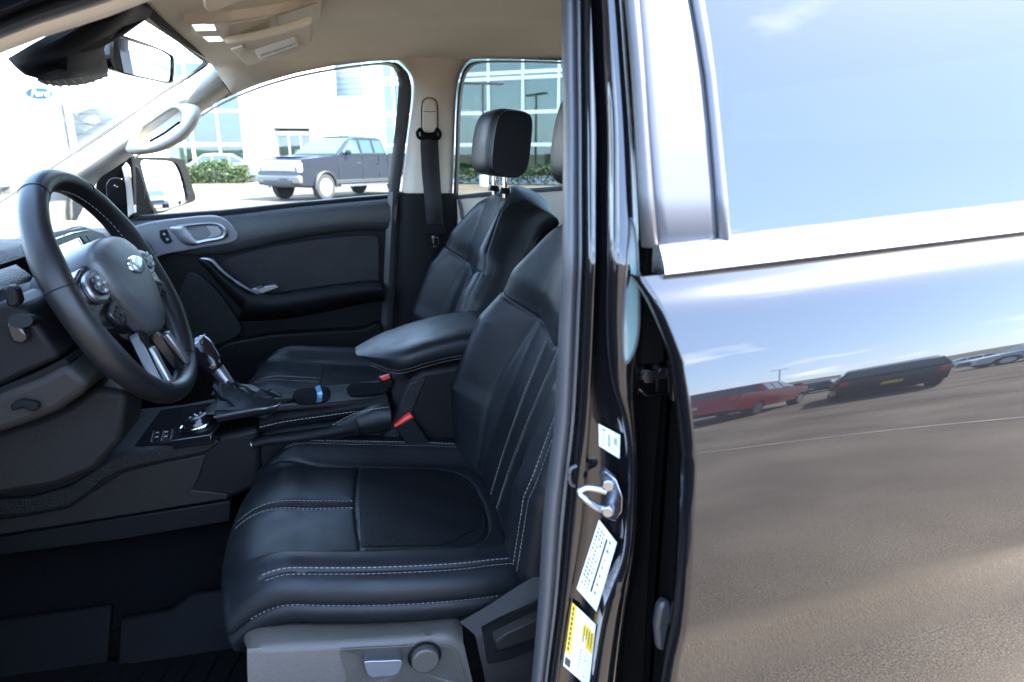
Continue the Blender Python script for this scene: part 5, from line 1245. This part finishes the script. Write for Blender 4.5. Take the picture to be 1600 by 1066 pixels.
for i in range(3):
    x = -3.80+i*.62; d = wallbox('entrance_door', x, x+.56, 39.4, 39.46, .05, 2.35, PANE, B1)
    wallbox('door_frame', x-.05, x+.03, 39.3, 39.48, 0, 2.45, MULL, B1)
wallbox('door_head', -3.85, -2.0, 39.3, 39.48, 2.38, 2.6, MULL, B1)
t, nn, rot = glazed(B1, (-.5, 39.2), (15.5, 27.2), .3, 10.2, 11, (1.85, 3.35, 4.9, 5.15, 6.7))
c = Vector((-.5, 39.2, 0))+t*.9+nn*.09; box('louver_panel', c+Vector((0, 0, 5.35)), (1.5, .08, 1.9), WALLG, B1, rot=rot, smooth=False)
for k in range(7): box('louver', c+nn*.06+Vector((0, 0, 4.5+k*.27)), (1.5, .05, .05), WALLG, B1, rot=rot, smooth=False)
c = Vector((-.5, 39.2, 0))+t*10; box('base_wall', c+Vector((0, 0, .15)), (20, .3, .3), WALLW, B1, rot=rot, smooth=False)
# service wing, far left, with the blue oval sign
B2 = building('service_wing', 'white service wing with a blue oval sign and a grey roller door')
wallbox('wall', -24, -9.5, 36.2, 44, 0, 9.5, WALLW, B2)
wallbox('parapet', -24.1, -9.4, 36.1, 44.1, 9.5, 9.8, MULL, B2)
p0 = U(112, 168, y=36.15); p1 = U(196, 238, y=36.15)
wallbox('roller_door', p0.x, p1.x, 36.10, 36.18, p1.z-1.5, p0.z, M('roller_grey', (.085, .095, .095), .6), B2)
for k in range(6): wallbox('door_slat', p0.x, p1.x, 36.08, 36.11, p0.z-.25-k*.45, p0.z-.21-k*.45, M('slat_grey', (.11, .12, .12), .6), B2)
sg = U(62, 146, y=36.05)
ov = [(math.cos(a), math.sin(a)) for a in np.linspace(0, 2*math.pi, 48, endpoint=False)]
prism('oval_sign', [sg+Vector((x*.62, 0, z*.29)) for x, z in ov], (0, .12, 0), M('sign_white', (.8, .8, .82), .4), B2)
prism('oval_field', [sg+Vector((x*.57, -.02, z*.245)) for x, z in ov], (0, .05, 0), M('sign_blue', (.012, .06, .24), .3), B2)
fc = bpy.data.curves.new('sign_lettering', 'FONT'); fc.body = 'Ford'; fc.size = .38; fc.align_x = 'CENTER'; fc.align_y = 'CENTER'; fc.extrude = .01; fc.shear = .35
ft = bpy.data.objects.new('t', fc); COL.objects.link(ft); bpy.context.view_layer.update(); fm = bpy.data.meshes.new_from_object(ft.evaluated_get(bpy.context.evaluated_depsgraph_get())); bpy.data.objects.remove(ft)
fo2 = bpy.data.objects.new('sign_lettering', fm); COL.objects.link(fo2); fo2.parent = B2; fo2.location = sg+Vector((0, -.04, -.01)); fo2.rotation_euler = (math.pi/2, 0, 0); fm.materials.clear(); fm.materials.append(MULL)
q0 = U(90, 136, y=36.1); wallbox('wall_joint', q0.x, q0.x+.10, 36.12, 36.22, 0, q0.z+.5, M('joint_grey', (.06, .065, .07), .6), B2)
# ---- hedges
LEAFM = []
for i, c in enumerate([(.028, .052, .010), (.04, .068, .013), (.02, .038, .008)]): LEAFM.append(M('leaf_%d' % i, c, .6, var=.25, vscale=6))
def hedge(label, p0, p1, h, wd_, n):
    H_ = empty('clipped_hedge', ((p0[0]+p1[0])/2, (p0[1]+p1[1])/2, 0), 0, None, label, 'hedge', 'hedges along the showroom')
    c = Vector(((p0[0]+p1[0])/2, (p0[1]+p1[1])/2, 0)); t = Vector((p1[0]-p0[0], p1[1]-p0[1], 0)); L_ = t.length; t.normalize(); s = Vector((-t.y, t.x, 0))
    for mi in range(3):
        V = []; F = []
        for _ in range(n//3):
            u = rnd.uniform(-.5, .5)*L_; q = rnd.uniform(-1, 1); zz = rnd.random()**.6*h*(.86+.14*math.sin(u*2.3)+.05*math.sin(u*7)); q *= (1-.25*(zz/h)**3)
            p = t*u+s*(q*wd_/2)+Vector((0, 0, zz)); a = Vector((rnd.gauss(0, 1), rnd.gauss(0, 1), rnd.gauss(0, 1))).normalized(); b = a.cross(Vector((rnd.gauss(0, 1), rnd.gauss(0, 1), .3))).normalized(); l = rnd.uniform(.04, .085)
            k = len(V); V += [p-a*l, p+b*l*.5, p+a*l, p-b*l*.5]; F.append((k, k+1, k+2, k+3))
        me = bpy.data.meshes.new('foliage'); me.from_pydata([tuple(x) for x in V], [], F); me.materials.append(LEAFM[mi]); o = bpy.data.objects.new('foliage', me); COL.objects.link(o); o.parent = H_; o['kind'] = 'stuff'
    return H_
hedge('clipped green hedge below the glazing left of the portal', (-9.3, 36.2), (-5.0, 36.2), 1.15, .9, 5200)
hedge('long green hedge seen through the rear passenger window', (3.2, 34.8), (13.5, 27.4), .95, .9, 7500)
# ---- lamp post outside the glazed wall
lpst = empty('street_lamp', (5.85, 30.5, 0), 0, None, 'dark lamp post with a twin head before the glazed wall', 'street lamp')
def lamp_parts(par, h=5.6):
    cyl('pole', (0, 0, 0), (0, 0, h), .07, TRIMB, par, n=14, r2=.05); box('lamp_head', (-.55, 0, h), (.75, .3, .09), TRIMB, par, bevel=.02); box('lamp_head', (.55, 0, h), (.75, .3, .09), TRIMB, par, bevel=.02); box('arm', (0, 0, h-.02), (.6, .08, .08), TRIMB, par); cyl('base', (0, 0, 0), (0, 0, .5), .2, WALLW, par, n=16)
lamp_parts(lpst, 4.4)
# cars outside
make_car('parked_car', 'sedan', P_SILVER, (-13.6, 29.0), (.45, -.9), 'pale silver car seen low through the windscreen at far left', 'car')
make_car('parked_car', 'sedan', P_GREY, (-6.9, 38.0), (-1, .0), 'grey car parked by the hedge left of the portal', 'car')
make_car('parked_car', 'sedan', P_BLACK, (11.0, 32.4), (-.8, .6), 'black car behind the rear passenger window glass', 'car')
make_car('parked_car', 'suv', P_RED, (13.6, 31.0), (-.8, .6), 'red car beyond the rear passenger window', 'car')
# behind the viewer: vehicles mirrored in the rear door
def refl(px_, dist): 
    a = math.atan((px_-800)/1010.0)+YAW; return (math.sin(a)*dist, -.55*0-math.cos(a)*dist)
make_car('parked_pickup', 'pickup', P_RED, refl(1118, 15), (.72, -.69), 'red pickup mirrored at the left of the rear door', 'pickup truck')
make_car('parked_suv', 'suv', P_BLACK, refl(1350, 15), (.58, -.81), 'dark sport utility vehicle mirrored in the middle of the rear door', 'suv', plate='y')
make_car('parked_suv', 'suv', P_BLACK, refl(1235, 36), (.7, -.7), 'small dark car mirrored between the red pickup and the nearer dark vehicle', 'car')
make_car('parked_sedan', 'sedan', P_WHITE, refl(1480, 44), (.9, .43), 'distant white sedan mirrored before the dark ridge', 'car')
make_car('parked_suv', 'suv', P_SILVER, refl(1600, 26), (-.9, -.44), 'silver car mirrored at the right edge of the rear door', 'car')
# row seen in the far outside mirror
cols = [P_RED, P_WHITE, P_BLACK, P_GREY, P_WHITE, P_BLUE, P_RED, P_SILVER, P_BLACK, P_WHITE]
cn = ['red', 'white', 'black', 'grey', 'white', 'dark blue', 'red', 'silver', 'black', 'white']
kd = ['pickup', 'suv', 'suv', 'sedan', 'pickup', 'suv', 'sedan', 'pickup', 'suv', 'sedan']
for k in range(10):
    make_car('parked_car', kd[k], cols[k], (58+k*.3, -5.0+k*2.9), (-.95, .05), '%s %s, %s in the car row shown by the outside mirror' % (cn[k], kd[k], ['first', 'second', 'third', 'fourth', 'fifth', 'sixth', 'seventh', 'eighth', 'ninth', 'last'][k]), 'car', 'cars lined up in the outside mirror')
lp2 = empty('street_lamp', (*refl(1165, 70), 0), 0, None, 'distant lamp post mirrored above the red pickup', 'street lamp'); lamp_parts(lp2, 8)
# low wooded ridge behind the lot
def ridge(name, az0, az1, d, h, m):
    rows = []
    for i in range(80):
        a = az0+(az1-az0)*i/79; hh = h*(.55+.25*math.sin(i*.21)+.12*math.sin(i*.57+1)+.08*math.sin(i*1.3))
        rows.append([Vector((math.sin(a)*(d+q*40), -math.cos(a)*(d+q*40), hh*e)) for q, e in ((0, 0), (.6, .55), (1.5, .9), (2.5, 1), (4, .8))])
    o = grid(name, rows, m, None, angle=80); o['kind'] = 'structure'; return o
ridge('hills', R_(-60), R_(150), 330, 16, M('wooded_ridge', (.05, .065, .045), .9, var=.4, vscale=.08))
